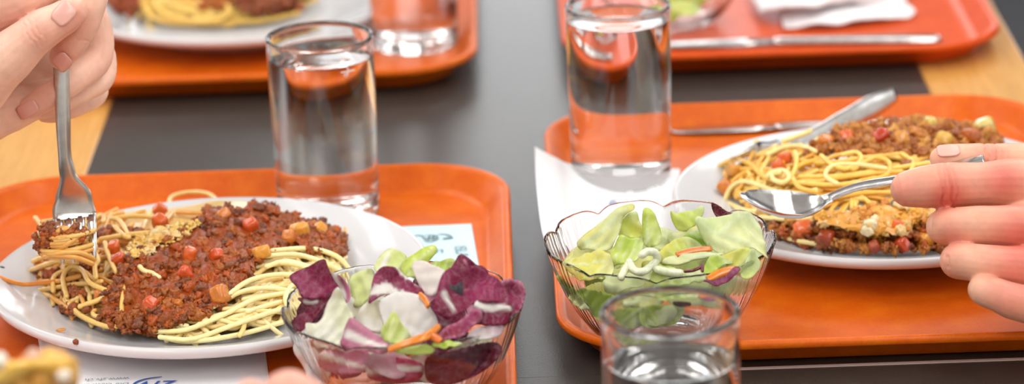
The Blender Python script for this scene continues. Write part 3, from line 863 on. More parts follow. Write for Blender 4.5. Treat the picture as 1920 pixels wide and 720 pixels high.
sauce('grated_cheese', HL, [(236, 478), (240, 456), (262, 440), (300, 428), (345, 414), (372, 412), (380, 426), (350, 444), (318, 460), (290, 476), (262, 486)], 420, (.0007, .0017),
      [(lin(255, 200, 90), lin(255, 222, 130)), (lin(250, 206, 130), lin(255, 232, 176)), (lin(255, 190, 80), lin(255, 212, 120))], .0085, lin(255, 196, 84), 'yellow grated cheese melting on the sauce right of the fork', fine=14, sheet=.97, m_=CHEESE, cat='cheese')

# ---- right-hand plate: baked pasta with cheese and vegetables
HR = Heap([(1340, 330), (1400, 282), (1480, 262), (1560, 236), (1660, 224), (1780, 216), (1870, 240), (1900, 290), (1890, 380), (1840, 450), (1740, 474), (1620, 474), (1500, 452), (1410, 410), (1352, 372)], TF + .007, .036, 8.1, .5)
mb = MB()
bv, bf = [], []
for i in range(19):
    for j in range(48):
        w = 2 * math.pi * j / 48; q = i / 18 * .92; rr = HR.R((w + math.pi) % (2 * math.pi) - math.pi) * q
        x, y = HR.c.x + rr * math.cos(w), HR.c.y + rr * math.sin(w); bv.append(Vector((x, y, HR.h(x, y) - .0045)))
mb.add(bv, bf, lin(226, 164, 76))
mid = [(1350, 330), (1400, 290), (1470, 268), (1560, 300), (1660, 290), (1745, 285), (1760, 330), (1700, 370), (1560, 400), (1440, 400), (1370, 385)]
gold = [(lin(244, 184, 72), lin(254, 214, 110)), (lin(250, 200, 90), lin(255, 226, 136)), (lin(236, 166, 60), lin(250, 196, 90))]
strands(mb, HR, [mid], 115, SR, gold, (.05, .12), (-.003, .004), jit=1.0, flow=lambda p: .15)
G = lambda pts, dz=.004: [HR.hit(x, y, dz) for x, y in pts]
g1c, g2c, g3c = lin(254, 212, 104), lin(250, 196, 84), lin(255, 230, 156)
for pts, c, dz in [
    ([(1540, 292), (1562, 310), (1590, 316), (1615, 300), (1606, 286), (1580, 290)], g1c, .008), ([(1600, 318), (1640, 296), (1668, 306), (1660, 330), (1620, 338)], g2c, .008), ([(1690, 288), (1712, 306), (1700, 330), (1668, 344), (1630, 340)], g1c, .007), ([(1570, 345), (1548, 330), (1560, 312), (1600, 308), (1660, 316)], g3c, .009), ([(1500, 332), (1580, 330), (1660, 318), (1740, 306)], g1c, .006), ([(1510, 345), (1570, 334), (1640, 325), (1690, 322)], g2c, .007),
    ([(1490, 300), (1550, 306), (1620, 296), (1700, 288)], g2c, .006), ([(1470, 340), (1520, 345), (1580, 346), (1640, 334)], g1c, .007), ([(1360, 372), (1372, 350), (1395, 340), (1430, 350), (1480, 365), (1530, 356)], g3c, .006),
    ([(1440, 330), (1450, 322), (1470, 320), (1480, 332), (1470, 342), (1452, 338), (1448, 328), (1462, 324)], g3c, .010), ([(1385, 300), (1410, 310), (1430, 330), (1470, 345)], g2c, .006), ([(1350, 310), (1380, 296), (1410, 288)], g2c, .004),
    ([(1330, 318), (1340, 304), (1362, 310)], g3c, .001), ([(1490, 285), (1494, 300), (1490, 320), (1482, 332)], g1c, .009), ([(1380, 390), (1410, 402), (1450, 410), (1500, 412), (1540, 406)], g3c, .003),
    ([(1365, 380), (1400, 395), (1440, 395)], g3c, .004), ([(1560, 372), (1620, 362), (1680, 362)], g2c, .006), ([(1530, 300), (1500, 310), (1486, 330), (1500, 352), (1530, 360)], g2c, .008),
    ([(1440, 290), (1470, 276), (1500, 274), (1530, 284)], g3c, .006), ([(1600, 345), (1640, 350), (1690, 340)], g1c, .006), ([(1455, 440), (1500, 452), (1560, 462)], g3c, .001)]:
    hero(mb, G(pts, dz), SR * 1.05, c)
tag(mb.build('spaghetti', PASTA), 'golden spaghetti under the spoon on the right-hand plate', 'pasta', kind='stuff')
bc = [(lin(190, 108, 40), lin(220, 146, 64)), (lin(218, 130, 40), lin(240, 172, 80)), (lin(160, 84, 32), lin(196, 114, 54))]
OUT_R = [(1500, 290), (1525, 262), (1570, 245), (1640, 232), (1740, 222), (1800, 225), (1860, 245), (1885, 285), (1800, 300), (1745, 290), (1690, 292), (1600, 285)]
sauce('vegetable_sauce', HR, OUT_R, 300, (.0018, .0042), bc, .006, lin(186, 104, 40), 'brown meat and vegetable topping along the back of the right-hand pasta', fine=70)
OUT_R2 = [(1420, 420), (1470, 415), (1540, 418), (1640, 420), (1760, 400), (1850, 400), (1860, 440), (1780, 466), (1650, 472), (1540, 466), (1470, 450)]
sauce('meat_sauce', HR, OUT_R2, 380, (.0016, .0038), mc + bc, .004, lin(150, 70, 26), 'brown meat sauce showing under the cheese at the front of the right-hand plate')
for (x, y, r, c, lab, cat) in [
    (1548, 266, 15, ORG_, 'orange cube nearest the resting fork on the right-hand pasta', 'vegetable'), (1588, 258, 14, TOM, 'orange-red cube right of the one by the resting fork', 'tomato'), (1652, 258, 17, lin(196, 62, 24), 'reddish tomato chunk at the rear middle of the right-hand pasta', 'tomato'),
    (1690, 262, 17, lin(222, 146, 50), 'tall orange slab right of the reddish chunk', 'vegetable'), (1770, 264, 16, lin(232, 180, 70), 'yellow cube behind the thumb', 'vegetable'), (1790, 252, 10, lin(170, 84, 36), 'brown meat ball right of the yellow cube', 'meat'),
    (1822, 256, 17, lin(196, 100, 34), 'browned chunk above the thumb near the plate edge', 'vegetable'), (1745, 232, 13, lin(236, 204, 110), 'pale yellow cube at the top of the right-hand pasta', 'vegetable'), (1846, 240, 20, lin(232, 206, 116), 'large pale yellow slice at the far right of the pasta', 'vegetable'),
    (1472, 296, 13, TOM, 'tomato cube in the noodles left of centre on the right-hand plate', 'tomato'), (1460, 312, 13, TOM, 'lower tomato cube in the noodles, touching another tomato', 'tomato'), (1360, 350, 14, ORG_, 'orange cube at the left end of the right-hand pasta', 'vegetable'),
    (1376, 318, 14, lin(228, 158, 62), 'yellow-orange chunk above the left end of the right-hand pasta', 'vegetable'), (1700, 308, 10, lin(168, 94, 42), 'brown meat bit in the noodles left of the thumb', 'meat'), (1508, 432, 20, TOM, 'tomato chunk below the spoon', 'tomato'),
    (1550, 446, 15, lin(176, 70, 30), 'dark red lump right of the chunk below the spoon', 'tomato'), (1690, 428, 17, TOM, 'tomato cube under the cheese left of the fingers', 'tomato'), (1692, 458, 14, lin(206, 70, 24), 'lower tomato at the front edge by the fingers', 'tomato'),
    (1735, 452, 16, CAR, 'orange piece at the front edge beside the fingers', 'vegetable'), (1585, 460, 13, lin(190, 88, 36), 'brown-red lump at the front edge below the cheese', 'vegetable'), (1432, 404, 14, lin(206, 160, 80), 'tan chunk under the spoon tip', 'vegetable'), (1640, 462, 12, lin(178, 74, 34), 'small dark red lump in the middle of the front edge', 'tomato')]:
    p = HR.hit(x, y, .006); v, f = cube_lump(p, r * mpp(p), x, (1, random.uniform(.75, 1), random.uniform(.75, 1)))
    m1 = MB(); m1.add(v, f, c); tag(m1.build({'tomato': 'tomato_cube', 'meat': 'meat_bit'}.get(cat, 'vegetable_cube'), VEG), lab, cat)
sauce('melted_cheese', HR, [(1520, 404), (1545, 394), (1590, 398), (1640, 384), (1700, 378), (1760, 380), (1790, 392), (1760, 412), (1712, 418), (1690, 440), (1640, 448), (1600, 440), (1560, 424), (1530, 420)], 120, (.0012, .003),
      [(lin(240, 160, 50), lin(255, 196, 84)), (lin(240, 190, 116), lin(252, 220, 156)), (lin(226, 138, 48), lin(244, 170, 70))], .0095, lin(246, 178, 70), 'browned melted cheese at the front of the right-hand pasta', fine=26, sheet=.98, m_=CHEESE, cat='cheese')
mb = MB()
for (x, y, r) in ((1632, 420, 14), (1626, 432, 13), (1640, 410, 9)):
    p = HR.hit(x, y, .011); v, f = lump(p, r * mpp(p), ICO3, .3, 1.2, (1, 1, .8)); mb.add(v, f, lin(250, 232, 186))
tag(mb.build('white_cheese_bit', CHEESE), 'soft white cheese blob on the browned cheese left of the fingers', 'cheese')

# ---- rear left plate: blurred pasta
HB = Heap([(200, -20), (190, 10), (230, 30), (320, 44), (420, 47), (520, 36), (600, 8), (640, -40), (420, -120), (260, -80)], TF + .007, .030, 5.5)
mb = MB()
bv, = [[]]
for i in range(19):
    for j in range(48):
        w = 2 * math.pi * j / 48; q = i / 18 * .92; rr = HB.R((w + math.pi) % (2 * math.pi) - math.pi) * q
        x, y = HB.c.x + rr * math.cos(w), HB.c.y + rr * math.sin(w); bv.append(Vector((x, y, HB.h(x, y) - .0045)))
mb.add(bv, bf, lin(214, 160, 70))
strands(mb, HB, [[(190, 0), (240, 34), (330, 48), (430, 48), (560, 28), (620, -10), (400, -60), (230, -60)]], 90, SR * 1.1, [(lin(238, 190, 84), lin(250, 216, 120))], (.06, .14), (-.002, .003), jit=.4)
for pts in ([(290, -8), (300, 20), (340, 36), (400, 38), (430, 22), (415, 4), (370, 2)], [(260, 0), (290, 34), (350, 44), (440, 42), (520, 34)], [(330, -6), (380, 10), (420, 30), (480, 40), (560, 24)]):
    hero(mb, [HB.hit(x, y, .005) for x, y in pts], SR * 1.3, lin(246, 200, 96))
tag(mb.build('spaghetti', PASTA), 'blurred spaghetti on the rear plate at the top left', 'pasta', kind='stuff')
sauce('meat_sauce', HB, [(430, 0), (450, 20), (500, 30), (560, 18), (590, -10), (560, -60), (440, -60)], 160, (.002, .0045), [(lin(150, 70, 34), lin(186, 100, 56))], .008, lin(160, 84, 40), 'blurred brown meat sauce right of the noodles on the rear plate')
sauce('meat_sauce', HB, [(196, -6), (200, 12), (250, 28), (262, 10), (250, -20)], 50, (.002, .004), [(lin(170, 70, 30), lin(196, 96, 44))], .007, lin(170, 70, 30), 'blurred red-brown sauce at the left edge of the rear plate')
sauce('meat_sauce', HB, [(360, -10), (366, 12), (410, 18), (430, 4), (420, -14)], 40, (.002, .004), [(lin(196, 96, 36), lin(214, 124, 50))], .006, lin(190, 90, 36), 'blurred orange-brown sauce inside the noodle loop on the rear plate')
# ------------------------------------------------------------------ salad leaves
WHT, CRM = s2l((252, 249, 242)), s2l((244, 240, 206))
def smooth(a, b, x):
    t = min(max((x - a) / (b - a), 0), 1); return t * t * (3 - 2 * t)
def seg_d(p, a, b):
    ab = b - a; t = max(0, min(1, (p - a).dot(ab) / max(ab.length_squared, 1e-12))); return (p - (a + ab * t)).length, t
def leaf(name, px, p0, nrm, colA, colB, label, cat, ribs=(), ribcol=WHT, ribw=.0016, bulge=.004, ruff=.0022, seed=None, edge=None, group=None, grid=.0014, th=.0004, spots=None):
    """thin leaf: outline seen in the picture put on a slanted plane through p0, then cupped and ruffled"""
    seed = random.uniform(0, 99) if seed is None else seed
    p0 = Vector(p0); n = Vector(nrm).normalized()
    O = catmull([Vector((x, y, 0)) for x, y in px], 5, closed=True)
    W = [onplane(q.x, q.y, p0, n) for q in O]
    e1 = n.cross(Vector((0, 0, 1)));
    if e1.length < .1: e1 = Vector((1, 0, 0))
    e1.normalize(); e2 = n.cross(e1)
    if n.dot(CAM - p0) < 0: n = -n
    to2 = lambda p: Vector(((p - p0).dot(e1), (p - p0).dot(e2)))
    b2 = [to2(p) for p in W]
    x0, x1 = min(p.x for p in b2), max(p.x for p in b2); y0, y1 = min(p.y for p in b2), max(p.y for p in b2)
    grid = max(grid, math.sqrt((x1 - x0) * (y1 - y0) / 1400))
    # even spacing along the edge
    pts = []
    for i, p in enumerate(b2):
        q = b2[(i + 1) % len(b2)]; k = max(1, int((q - p).length / (grid * 1.2)))
        pts += [p.lerp(q, j / k) for j in range(k)]
    nb = len(pts); B = [tuple(p) for p in pts]
    nx, ny = int((x1 - x0) / grid) + 1, int((y1 - y0) / grid) + 1
    for i in range(nx):
        for j in range(ny):
            p = Vector((x0 + (i + .5 + (j % 2) * .5) * grid, y0 + (j + .5) * grid))
            if poly_in(p, B) and min((p - q).length for q in pts[:nb]) > grid * .55: pts.append(p)
    vv, ee, ff, *_ = geometry.delaunay_2d_cdt(pts, [], [list(range(nb))], 1, 1e-7)
    cen = sum(pts[:nb], Vector((0, 0))) / nb
    ba = random.uniform(0, 3.14); bd = Vector((math.cos(ba), math.sin(ba))); bp2 = Vector((-bd.y, bd.x)); plt = (.0008 if th < .001 else .00025) if name == 'lettuce_leaf' else .0002; fo = random.uniform(-.3, .3)
    rad = max((p - cen).length for p in pts[:nb])
    rb = [(to2(onplane(*a, p0, n)), to2(onplane(*b, p0, n))) for a, b in ribs]
    V, Cc = [], []
    for p in vv:
        d = (p - cen).length / rad
        q3 = Vector((p.x, p.y, seed))
        uu = (p - cen).dot(bd) / rad
        off = bulge * (.30 * (1 - uu * uu) + .85 * abs(uu - fo)) * (.75 if name == 'lettuce_leaf' else 1) + ruff * (.5 + 1.3 * d * d) * (noise.noise(q3 * 75) * 1.6 + .9 * noise.noise(q3 * 190))
        off += ruff * 1.5 * (abs(noise.noise(q3 * 62 + Vector((1, 7, 2)))) - .25) * (1 if (p - pts[0]).length > 0 else 0)
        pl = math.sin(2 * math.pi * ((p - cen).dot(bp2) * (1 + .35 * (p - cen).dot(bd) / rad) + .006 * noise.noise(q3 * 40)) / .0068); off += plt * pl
        w = 0
        for a, b in rb:
            dd, t = seg_d(p, a, b); ww = ribw * (1.25 - .8 * t); w = max(w, 1 - smooth(ww * .35, ww * 1.3, dd))
            off += .0008 * max(0, 1 - dd / (ww * 1.5))
        V.append(p0 + e1 * p.x + e2 * p.y + n * off)
        c = mixv(colA, colB, smooth(-.45, .45, noise.noise(q3 * 55 + Vector((5, 5, 5)))))
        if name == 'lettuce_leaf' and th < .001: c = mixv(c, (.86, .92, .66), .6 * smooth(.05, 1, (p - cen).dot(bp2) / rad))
        if edge is not None:
            de = min((p - q).length for q in pts[:nb:2]); c = mixv(edge, c, smooth(.0003, .0022, de))
        if spots is not None: c = mixv(c, spots, smooth(.16, .30, noise.noise(q3 * 120 + Vector((9, 0, 3)))))
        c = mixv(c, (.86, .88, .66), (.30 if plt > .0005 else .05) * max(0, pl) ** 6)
        Cc.append(mixv(c, ribcol, w))
    o = obj(name, V, [tuple(f) for f in ff], LEAF, cols=Cc)
    m = o.modifiers.new('thickness', 'SOLIDIFY'); m.thickness = th; m.offset = 0
    return tag(o, label, cat, group)
RADA, RADB = s2l((128, 14, 62)), s2l((164, 46, 98)); RDD = s2l((104, 12, 46)); RPK = s2l((214, 140, 168))
LG1, LG2 = s2l((222, 236, 138)), s2l((240, 246, 186)); LY1, LY2 = s2l((240, 234, 112)), s2l((248, 244, 158)); LGG, LGD = s2l((200, 226, 84)), s2l((224, 238, 118)); LPA, LPB = s2l((224, 240, 176)), s2l((238, 248, 206))
def sl(x, y, z): return at(x, y, z)
FN = (0, -.75, .65)                         # usual slant of a leaf face
RD, LT = 'radicchio_leaf', 'lettuce_leaf'
LL = [  # name, outline, centre (px, py, z), normal, colours, label, ribs, extra
 (LT, [(700, 505), (725, 467), (745, 470), (762, 482), (762, 512), (730, 525)], (735, 495, .074), (.1, -.8, .6), LG2, LG1, 'pale yellow-green lettuce piece at the back of the radicchio salad', [((712, 515), (730, 472))], {}),
 (LT, [(752, 500), (765, 482), (790, 470), (808, 466), (817, 478), (800, 497), (782, 524), (762, 520)], (785, 492, .076), (.2, -.7, .7), LGG, LGD, 'bright green lettuce leaf at the back of the radicchio salad', [((765, 515), (806, 472)), ((780, 500), (775, 482))], dict(ribw=.0007, ribcol=LG2)),
 (LT, [(806, 497), (820, 492), (850, 491), (856, 508), (830, 514), (808, 509)], (832, 502, .072), FN, LGG, LG1, 'small green lettuce edge behind the large radicchio leaf', [], {}),
 (LT, [(657, 522), (672, 510), (700, 506), (703, 530), (697, 556), (676, 577), (660, 565)], (680, 540, .062), (-.2, -.8, .5), LG2, LG1, 'pale lettuce piece against the back glass of the radicchio bowl', [], {}),
 (RD, [(625, 514), (640, 518), (651, 529), (661, 550), (657, 570), (642, 562), (630, 545)], (643, 542, .066), (-.3, -.8, .5), RPK, RADA, 'white and purple radicchio edge right of the square purple leaf', [((628, 520), (650, 560))], dict(ribw=.0024)),
 (RD, [(545, 518), (580, 500), (610, 487), (618, 500), (628, 522), (640, 546), (620, 557), (574, 561), (560, 540)], (590, 526, .072), (-.25, -.85, .45), RADA, RADB, 'square purple radicchio leaf standing at the left of the bowl', [], dict(ruff=.0009, edge=RDD)),
 (RD, [(562, 565), (590, 562), (621, 556), (628, 566), (608, 586), (590, 606), (562, 624), (546, 615), (547, 602), (574, 580)], (588, 588, .056), (-.2, -.7, .7), RADA, RDD, 'dark folded radicchio below the square purple leaf', [((575, 568), (600, 572))], dict(ribw=.001)),
 (LT, [(690, 572), (716, 570), (722, 618), (700, 622), (665, 604), (672, 590)], (695, 595, .060), (0, -.7, .7), CRM, WHT, 'cream lettuce heart piece left of the big white rib', [], dict(th=.0016)),
 (LT, [(774, 500), (790, 491), (812, 498), (836, 511), (830, 535), (812, 556), (792, 545)], (803, 520, .072), (-.1, -.8, .55), s2l((250, 243, 236)), s2l((244, 228, 222)), 'white fleshy leaf rib leaning between green and purple leaves', [], dict(th=.0022, ruff=.0006)),
 (LT, [(714, 570), (745, 556), (782, 560), (800, 574), (822, 614), (785, 638), (732, 632), (718, 605)], (765, 597, .062), (0, -.75, .65), s2l((253, 250, 247)), s2l((248, 243, 236)), 'large white lettuce rib in the middle of the radicchio salad', [], dict(th=.0025, bulge=.008, ruff=.0007)),
 (RD, [(693, 575), (697, 545), (703, 520), (716, 507), (735, 506), (752, 513), (776, 536), (796, 555), (781, 561), (750, 552), (715, 562)], (738, 535, .074), (0, -.75, .65), RADA, RADB, 'purple radicchio leaf splashed with white dressing at the centre', [], dict(spots=WHT, bulge=.006)),
 (LT, [(579, 615), (600, 603), (612, 575), (626, 553), (640, 550), (652, 575), (665, 600), (662, 637), (640, 656), (600, 652), (583, 638)], (625, 610, .060), (-.1, -.75, .65), s2l((250, 249, 236)), s2l((238, 240, 208)), 'crumpled white lettuce leaf at the front left of the radicchio salad', [], dict(bulge=.008, ruff=.0028)),
 (RD, [(846, 510), (850, 496), (865, 478), (892, 497), (906, 503), (914, 519), (880, 520)], (876, 506, .080), (.1, -.85, .5), RADA, RADB, 'pointed purple radicchio tip at the top of the bowl', [((890, 515), (868, 488))], dict(ribw=.0006, ribcol=RPK)),
 (RD, [(936, 532), (950, 527), (971, 531), (981, 547), (976, 572), (958, 597), (942, 590), (936, 560)], (956, 560, .066), (.4, -.7, .6), RADB, RADA, 'purple radicchio leaf curling over the right rim of the bowl', [], dict(edge=RPK, bulge=.006)),
 (RD, [(810, 584), (818, 556), (826, 529), (838, 514), (852, 508), (884, 508), (920, 519), (946, 542), (945, 568), (915, 572), (893, 572), (864, 595), (841, 605), (824, 598)], (875, 553, .077), (.05, -.75, .65), RADA, RADB, 'largest purple radicchio leaf with a white vein, at the right of the bowl', [((832, 556), (852, 594))], dict(bulge=.010, ribw=.0014, ruff=.0018)),
 (RD, [(820, 632), (835, 616), (862, 604), (892, 586), (903, 602), (884, 619), (862, 634), (838, 640)], (858, 615, .067), (.1, -.7, .7), s2l((150, 18, 62)), RADB, 'bright pink-red radicchio strip below the largest leaf', [], dict(edge=RPK)),
 (RD, [(886, 581), (899, 566), (925, 568), (954, 575), (958, 593), (946, 612), (925, 614), (901, 612), (906, 592)], (924, 590, .068), (.15, -.75, .65), s2l((146, 20, 60)), RADA, 'radicchio piece with a broad white band at the right of the bowl', [((890, 578), (955, 584))], dict(ribw=.0026)),
 (LT, [(884, 620), (915, 616), (942, 614), (934, 632), (905, 640), (878, 641)], (910, 628, .060), (.1, -.6, .8), s2l((226, 196, 206)), WHT, 'white-pink leaf base below the banded radicchio piece', [], dict(th=.0015)),
 (RD, [(655, 612), (668, 608), (697, 624), (730, 644), (726, 660), (695, 664), (650, 657), (640, 646)], (688, 640, .060), (-.1, -.65, .75), RPK, s2l((170, 60, 104)), 'pink and white radicchio strip at the front rim of the bowl', [((655, 632), (725, 655))], dict(ribw=.0022)),
 (LT, [(714, 620), (724, 606), (737, 586), (752, 606), (770, 630), (752, 646), (724, 640)], (742, 618, .066), (.1, -.8, .6), LGG, LG1, 'small bright green lettuce leaf in front of the white rib', [((728, 636), (738, 594))], dict(ribw=.0008, ribcol=LG2)),
 (LT, [(810, 645), (836, 640), (866, 639), (852, 650), (826, 656)], (838, 648, .0625), (0, -.5, .85), LGG, LGD, 'green lettuce sliver under the carrot at the front of the bowl', [], {}),
 (LT, [(742, 656), (770, 650), (800, 650), (815, 658), (780, 664), (750, 664)], (780, 658, .060), (0, -.5, .85), LG1, LGG, 'green lettuce edge at the front rim under the carrot strip', [], {}),
 (RD, [(790, 645), (815, 638), (850, 632), (865, 645), (840, 660), (800, 664)], (828, 652, .056), (0, -.5, .85), RDD, RADA, 'dark radicchio shred under the green sliver at the front rim', [], {}),
 (RD, [(612, 655), (660, 648), (700, 668), (690, 694), (640, 700), (600, 685)], (655, 675, .044), (-.1, -.9, .4), RPK, s2l((214, 160, 180)), 'pink radicchio seen through the front glass of the bowl, left of the banded one', [((610, 665), (690, 690))], dict(ribw=.002)),
 (RD, [(690, 672), (740, 668), (790, 680), (785, 712), (735, 718), (690, 705)], (740, 692, .040), (0, -.9, .4), s2l((180, 40, 90)), s2l((200, 80, 120)), 'pink banded radicchio seen through the front glass of the bowl', [((692, 690), (788, 690))], dict(ribw=.003)),
 (RD, [(800, 668), (850, 655), (920, 640), (940, 660), (900, 700), (840, 720), (800, 712)], (868, 682, .042), (.1, -.9, .4), RDD, RADA, 'dark purple radicchio seen through the front right glass of the bowl', [], {}),
 (LT, [(560, 640), (600, 655), (625, 690), (610, 720), (580, 705)], (592, 680, .040), (-.4, -.85, .3), WHT, s2l((232, 214, 214)), 'white leaf seen through the left glass of the radicchio bowl', [], {}),
 # green salad
 (LT, [(1083, 459), (1100, 440), (1119, 426), (1152, 398), (1186, 385), (1190, 397), (1170, 410), (1160, 440), (1140, 470), (1095, 471)], (1135, 432, .068), (-.15, -.8, .6), LG2, LY1, 'tall folded yellow-green lettuce leaf at the back left of the green salad', [((1100, 462), (1182, 390))], dict(ribw=.001, ribcol=LPB)),
 (LT, [(1166, 412), (1180, 400), (1192, 402), (1202, 436), (1197, 447), (1176, 447), (1160, 442)], (1182, 426, .067), (.3, -.8, .5), LY1, LGD, 'shaded fold of the tall lettuce leaf, right of its tip', [], {}),
 (LT, [(1205, 398), (1220, 394), (1232, 415), (1241, 446), (1232, 462), (1207, 460)], (1220, 430, .064), (0, -.85, .5), LG1, LGD, 'upright lettuce strip against the back glass of the green salad', [((1214, 456), (1214, 402))], dict(ribw=.0008, ribcol=LPB)),
 (LT, [(1256, 412), (1270, 403), (1288, 397), (1316, 396), (1318, 409), (1298, 425), (1272, 434)], (1288, 413, .068), (0, -.7, .7), LGD, LG1, 'small curly lettuce piece left of the big pale leaf at the back', [], dict(ruff=.003)),
 (RD, [(1331, 387), (1352, 393), (1374, 405), (1360, 413), (1343, 413)], (1350, 402, .070), (.1, -.8, .6), s2l((104, 20, 40)), RADA, 'dark red radicchio tip behind the big pale lettuce leaf', [], {}),
 (LT, [(1144, 477), (1152, 458), (1162, 441), (1180, 448), (1199, 449), (1207, 460), (1196, 492), (1168, 498), (1145, 500)], (1175, 472, .062), (-.1, -.8, .6), LGG, LGD, 'green ribbed lettuce piece in the middle left of the green salad', [((1150, 495), (1165, 450)), ((1165, 495), (1180, 455)), ((1180, 494), (1195, 456))], dict(ribw=.0005, ribcol=LG2)),
 (LT, [(1060, 505), (1078, 488), (1102, 477), (1138, 474), (1150, 498), (1145, 520), (1120, 528), (1090, 529)], (1105, 503, .058), (-.2, -.6, .75), LY1, LY2, 'flat yellow lettuce leaf at the left rim of the green salad', [((1068, 506), (1138, 490))], dict(ribw=.0008, ribcol=LPB, bulge=.006)),
 (LT, [(1232, 490), (1240, 470), (1268, 450), (1288, 446), (1310, 455), (1322, 474), (1290, 480), (1262, 492), (1246, 498)], (1278, 472, .063), (0, -.7, .7), LGD, LY1, 'yellow-green lettuce leaf in the centre of the green salad', [], dict(ruff=.0025)),
 (LT, [(1282, 444), (1292, 436), (1307, 432), (1318, 446), (1324, 464), (1308, 468), (1288, 460)], (1303, 450, .067), (.2, -.8, .6), LGG, s2l((158, 192, 52)), 'deep green lettuce fold under the left edge of the big pale leaf', [], {}),
 (LT, [(1227, 503), (1242, 499), (1283, 512), (1321, 510), (1324, 528), (1300, 534), (1270, 535), (1236, 540), (1220, 528)], (1272, 520, .058), (0, -.6, .8), LG1, LPA, 'pale lettuce piece at the front of the green salad behind the glass rim', [], {}),
 (LT, [(1242, 497), (1252, 487), (1280, 480), (1315, 477), (1358, 479), (1330, 486), (1300, 490), (1270, 500)], (1300, 488, .063), (0, -.6, .8), LPB, LG2, 'long pale lettuce rib across the middle of the green salad', [], dict(th=.0015, ruff=.0006)),
 (LT, [(1330, 484), (1352, 482), (1374, 493), (1352, 500), (1342, 511), (1330, 520), (1318, 510)], (1345, 497, .062), (.1, -.7, .7), LGD, LGG, 'curled green lettuce between the carrot strips', [], {}),
 (LT, [(1353, 480), (1376, 476), (1400, 472), (1408, 490), (1388, 513), (1367, 504)], (1382, 490, .062), (.1, -.7, .7), LG1, LY1, 'yellowish lettuce piece below the big pale leaf', [], {}),
 (LT, [(1297, 428), (1310, 420), (1330, 412), (1362, 408), (1393, 399), (1416, 408), (1424, 430), (1434, 467), (1438, 488), (1420, 478), (1406, 470), (1357, 478), (1332, 464), (1313, 447)], (1370, 438, .072), (.1, -.7, .7), LPA, LG2, 'biggest pale green lettuce leaf at the right of the green salad', [((1310, 430), (1420, 465)), ((1350, 440), (1395, 405))], dict(ribw=.0009, ribcol=LPB, bulge=.007)),
 (LT, [(1393, 498), (1407, 472), (1424, 496), (1418, 512), (1402, 524), (1388, 520)], (1405, 500, .060), (.3, -.75, .6), LPA, LG1, 'pale lettuce tip at the right rim of the green salad', [], {}),
 (RD, [(1318, 536), (1342, 527), (1366, 516), (1384, 497), (1387, 514), (1368, 527), (1342, 538)], (1353, 522, .061), (0, -.6, .8), s2l((132, 40, 84)), s2l((160, 70, 110)), 'purple radicchio strip under the carrot at the front right of the green salad', [], {}),
 (LT, [(1135, 525), (1180, 512), (1215, 515), (1222, 530), (1180, 545), (1140, 545)], (1178, 528, .055), (0, -.5, .85), LG2, LPA, 'pale lettuce piece at the front left under the onion curl', [], {}),
 (LT, [(1090, 540), (1150, 552), (1200, 565), (1190, 610), (1140, 612), (1105, 580)], (1145, 575, .036), (-.2, -.9, .4), LGG, LG1, 'green lettuce seen through the front left glass of the bowl', [], {}),
 (LT, [(1190, 560), (1250, 552), (1285, 560), (1275, 600), (1225, 612), (1190, 605)], (1235, 580, .036), (0, -.9, .4), LGD, LGG, 'green lettuce seen through both the nearest glass and the bowl', [], {}),
 (RD, [(1262, 548), (1300, 545), (1300, 556), (1275, 562)], (1282, 552, .048), (0, -.8, .5), s2l((96, 40, 74)), RDD, 'dark radicchio shred seen through the rim of the nearest glass', [], {}),
 (LT, [(1045, 500), (1075, 530), (1100, 555), (1110, 580), (1085, 575), (1060, 545)], (1080, 545, .042), (-.7, -.6, .3), LG1, LG2, 'pale lettuce pressed against the left glass of the green salad bowl', [], {}),
]
for (nm, out, c, nr, ca, cb, lab, ribs, ex) in LL:
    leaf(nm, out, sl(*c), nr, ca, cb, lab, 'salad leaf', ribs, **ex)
def strip(name, px, w, th, col, label, m=None, cat='carrot'):
    P = catmull([at(*q) for q in px], 5)
    v, f = ribbon(P, (0, .8, .6), [w * (.75 + .25 * math.sin(math.pi * (i + .5) / len(P))) for i in range(len(P))], th, nu=4)
    mb = MB(); mb.add(v, f, col); o = mb.build(name, m or VEG); return tag(o, label, cat)
CR = s2l((238, 138, 34))
strip('carrot_strip', [(728, 656, .062), (765, 642, .066), (800, 630, .068), (824, 612, .068)], .0022, .0016, CR, 'carrot strip across the front of the radicchio salad')
strip('carrot_strip', [(802, 628, .067), (814, 632, .067), (826, 640, .066)], .0020, .0016, s2l((226, 116, 24)), 'short carrot end crossing the longer strip in the radicchio salad')
strip('carrot_strip', [(786, 552, .074), (796, 562, .074), (803, 574, .073)], .0020, .0016, CR, 'small carrot bit beside the dressing-splashed radicchio')
strip('carrot_strip', [(1268, 478, .066), (1300, 470, .067), (1334, 466, .067)], .0020, .0016, s2l((226, 128, 48)), 'carrot strip under the big pale lettuce leaf')
strip('carrot_strip', [(1326, 524, .061), (1345, 514, .063), (1366, 507, .064), (1380, 505, .064)], .0024, .0018, CR, 'carrot strip at the front right of the green salad')
def curl(px, r, col, label, name='onion_curl', cat='onion', m=None):
    mb = MB(); P = catmull([at(*q) for q in px], 5)
    mb.add(*tube(P, r, 10), col); return tag(mb.build(name, m or VEG), label, cat)
curl([(1180, 492, .066), (1187, 505, .064), (1203, 510, .063), (1220, 500, .064), (1232, 486, .067), (1228, 474, .071), (1214, 472, .072), (1204, 478, .071)], .0022, s2l((232, 238, 206)), 'white U-shaped onion curl in the middle of the green salad')
curl([(1165, 520, .062), (1172, 505, .064), (1178, 495, .065)], .0020, s2l((236, 238, 200)), 'pale onion piece left of the onion curl')
curl([(1232, 505, .063), (1250, 510, .062), (1275, 512, .061)], .0022, s2l((230, 238, 196)), 'pale stalk piece right of the onion curl')
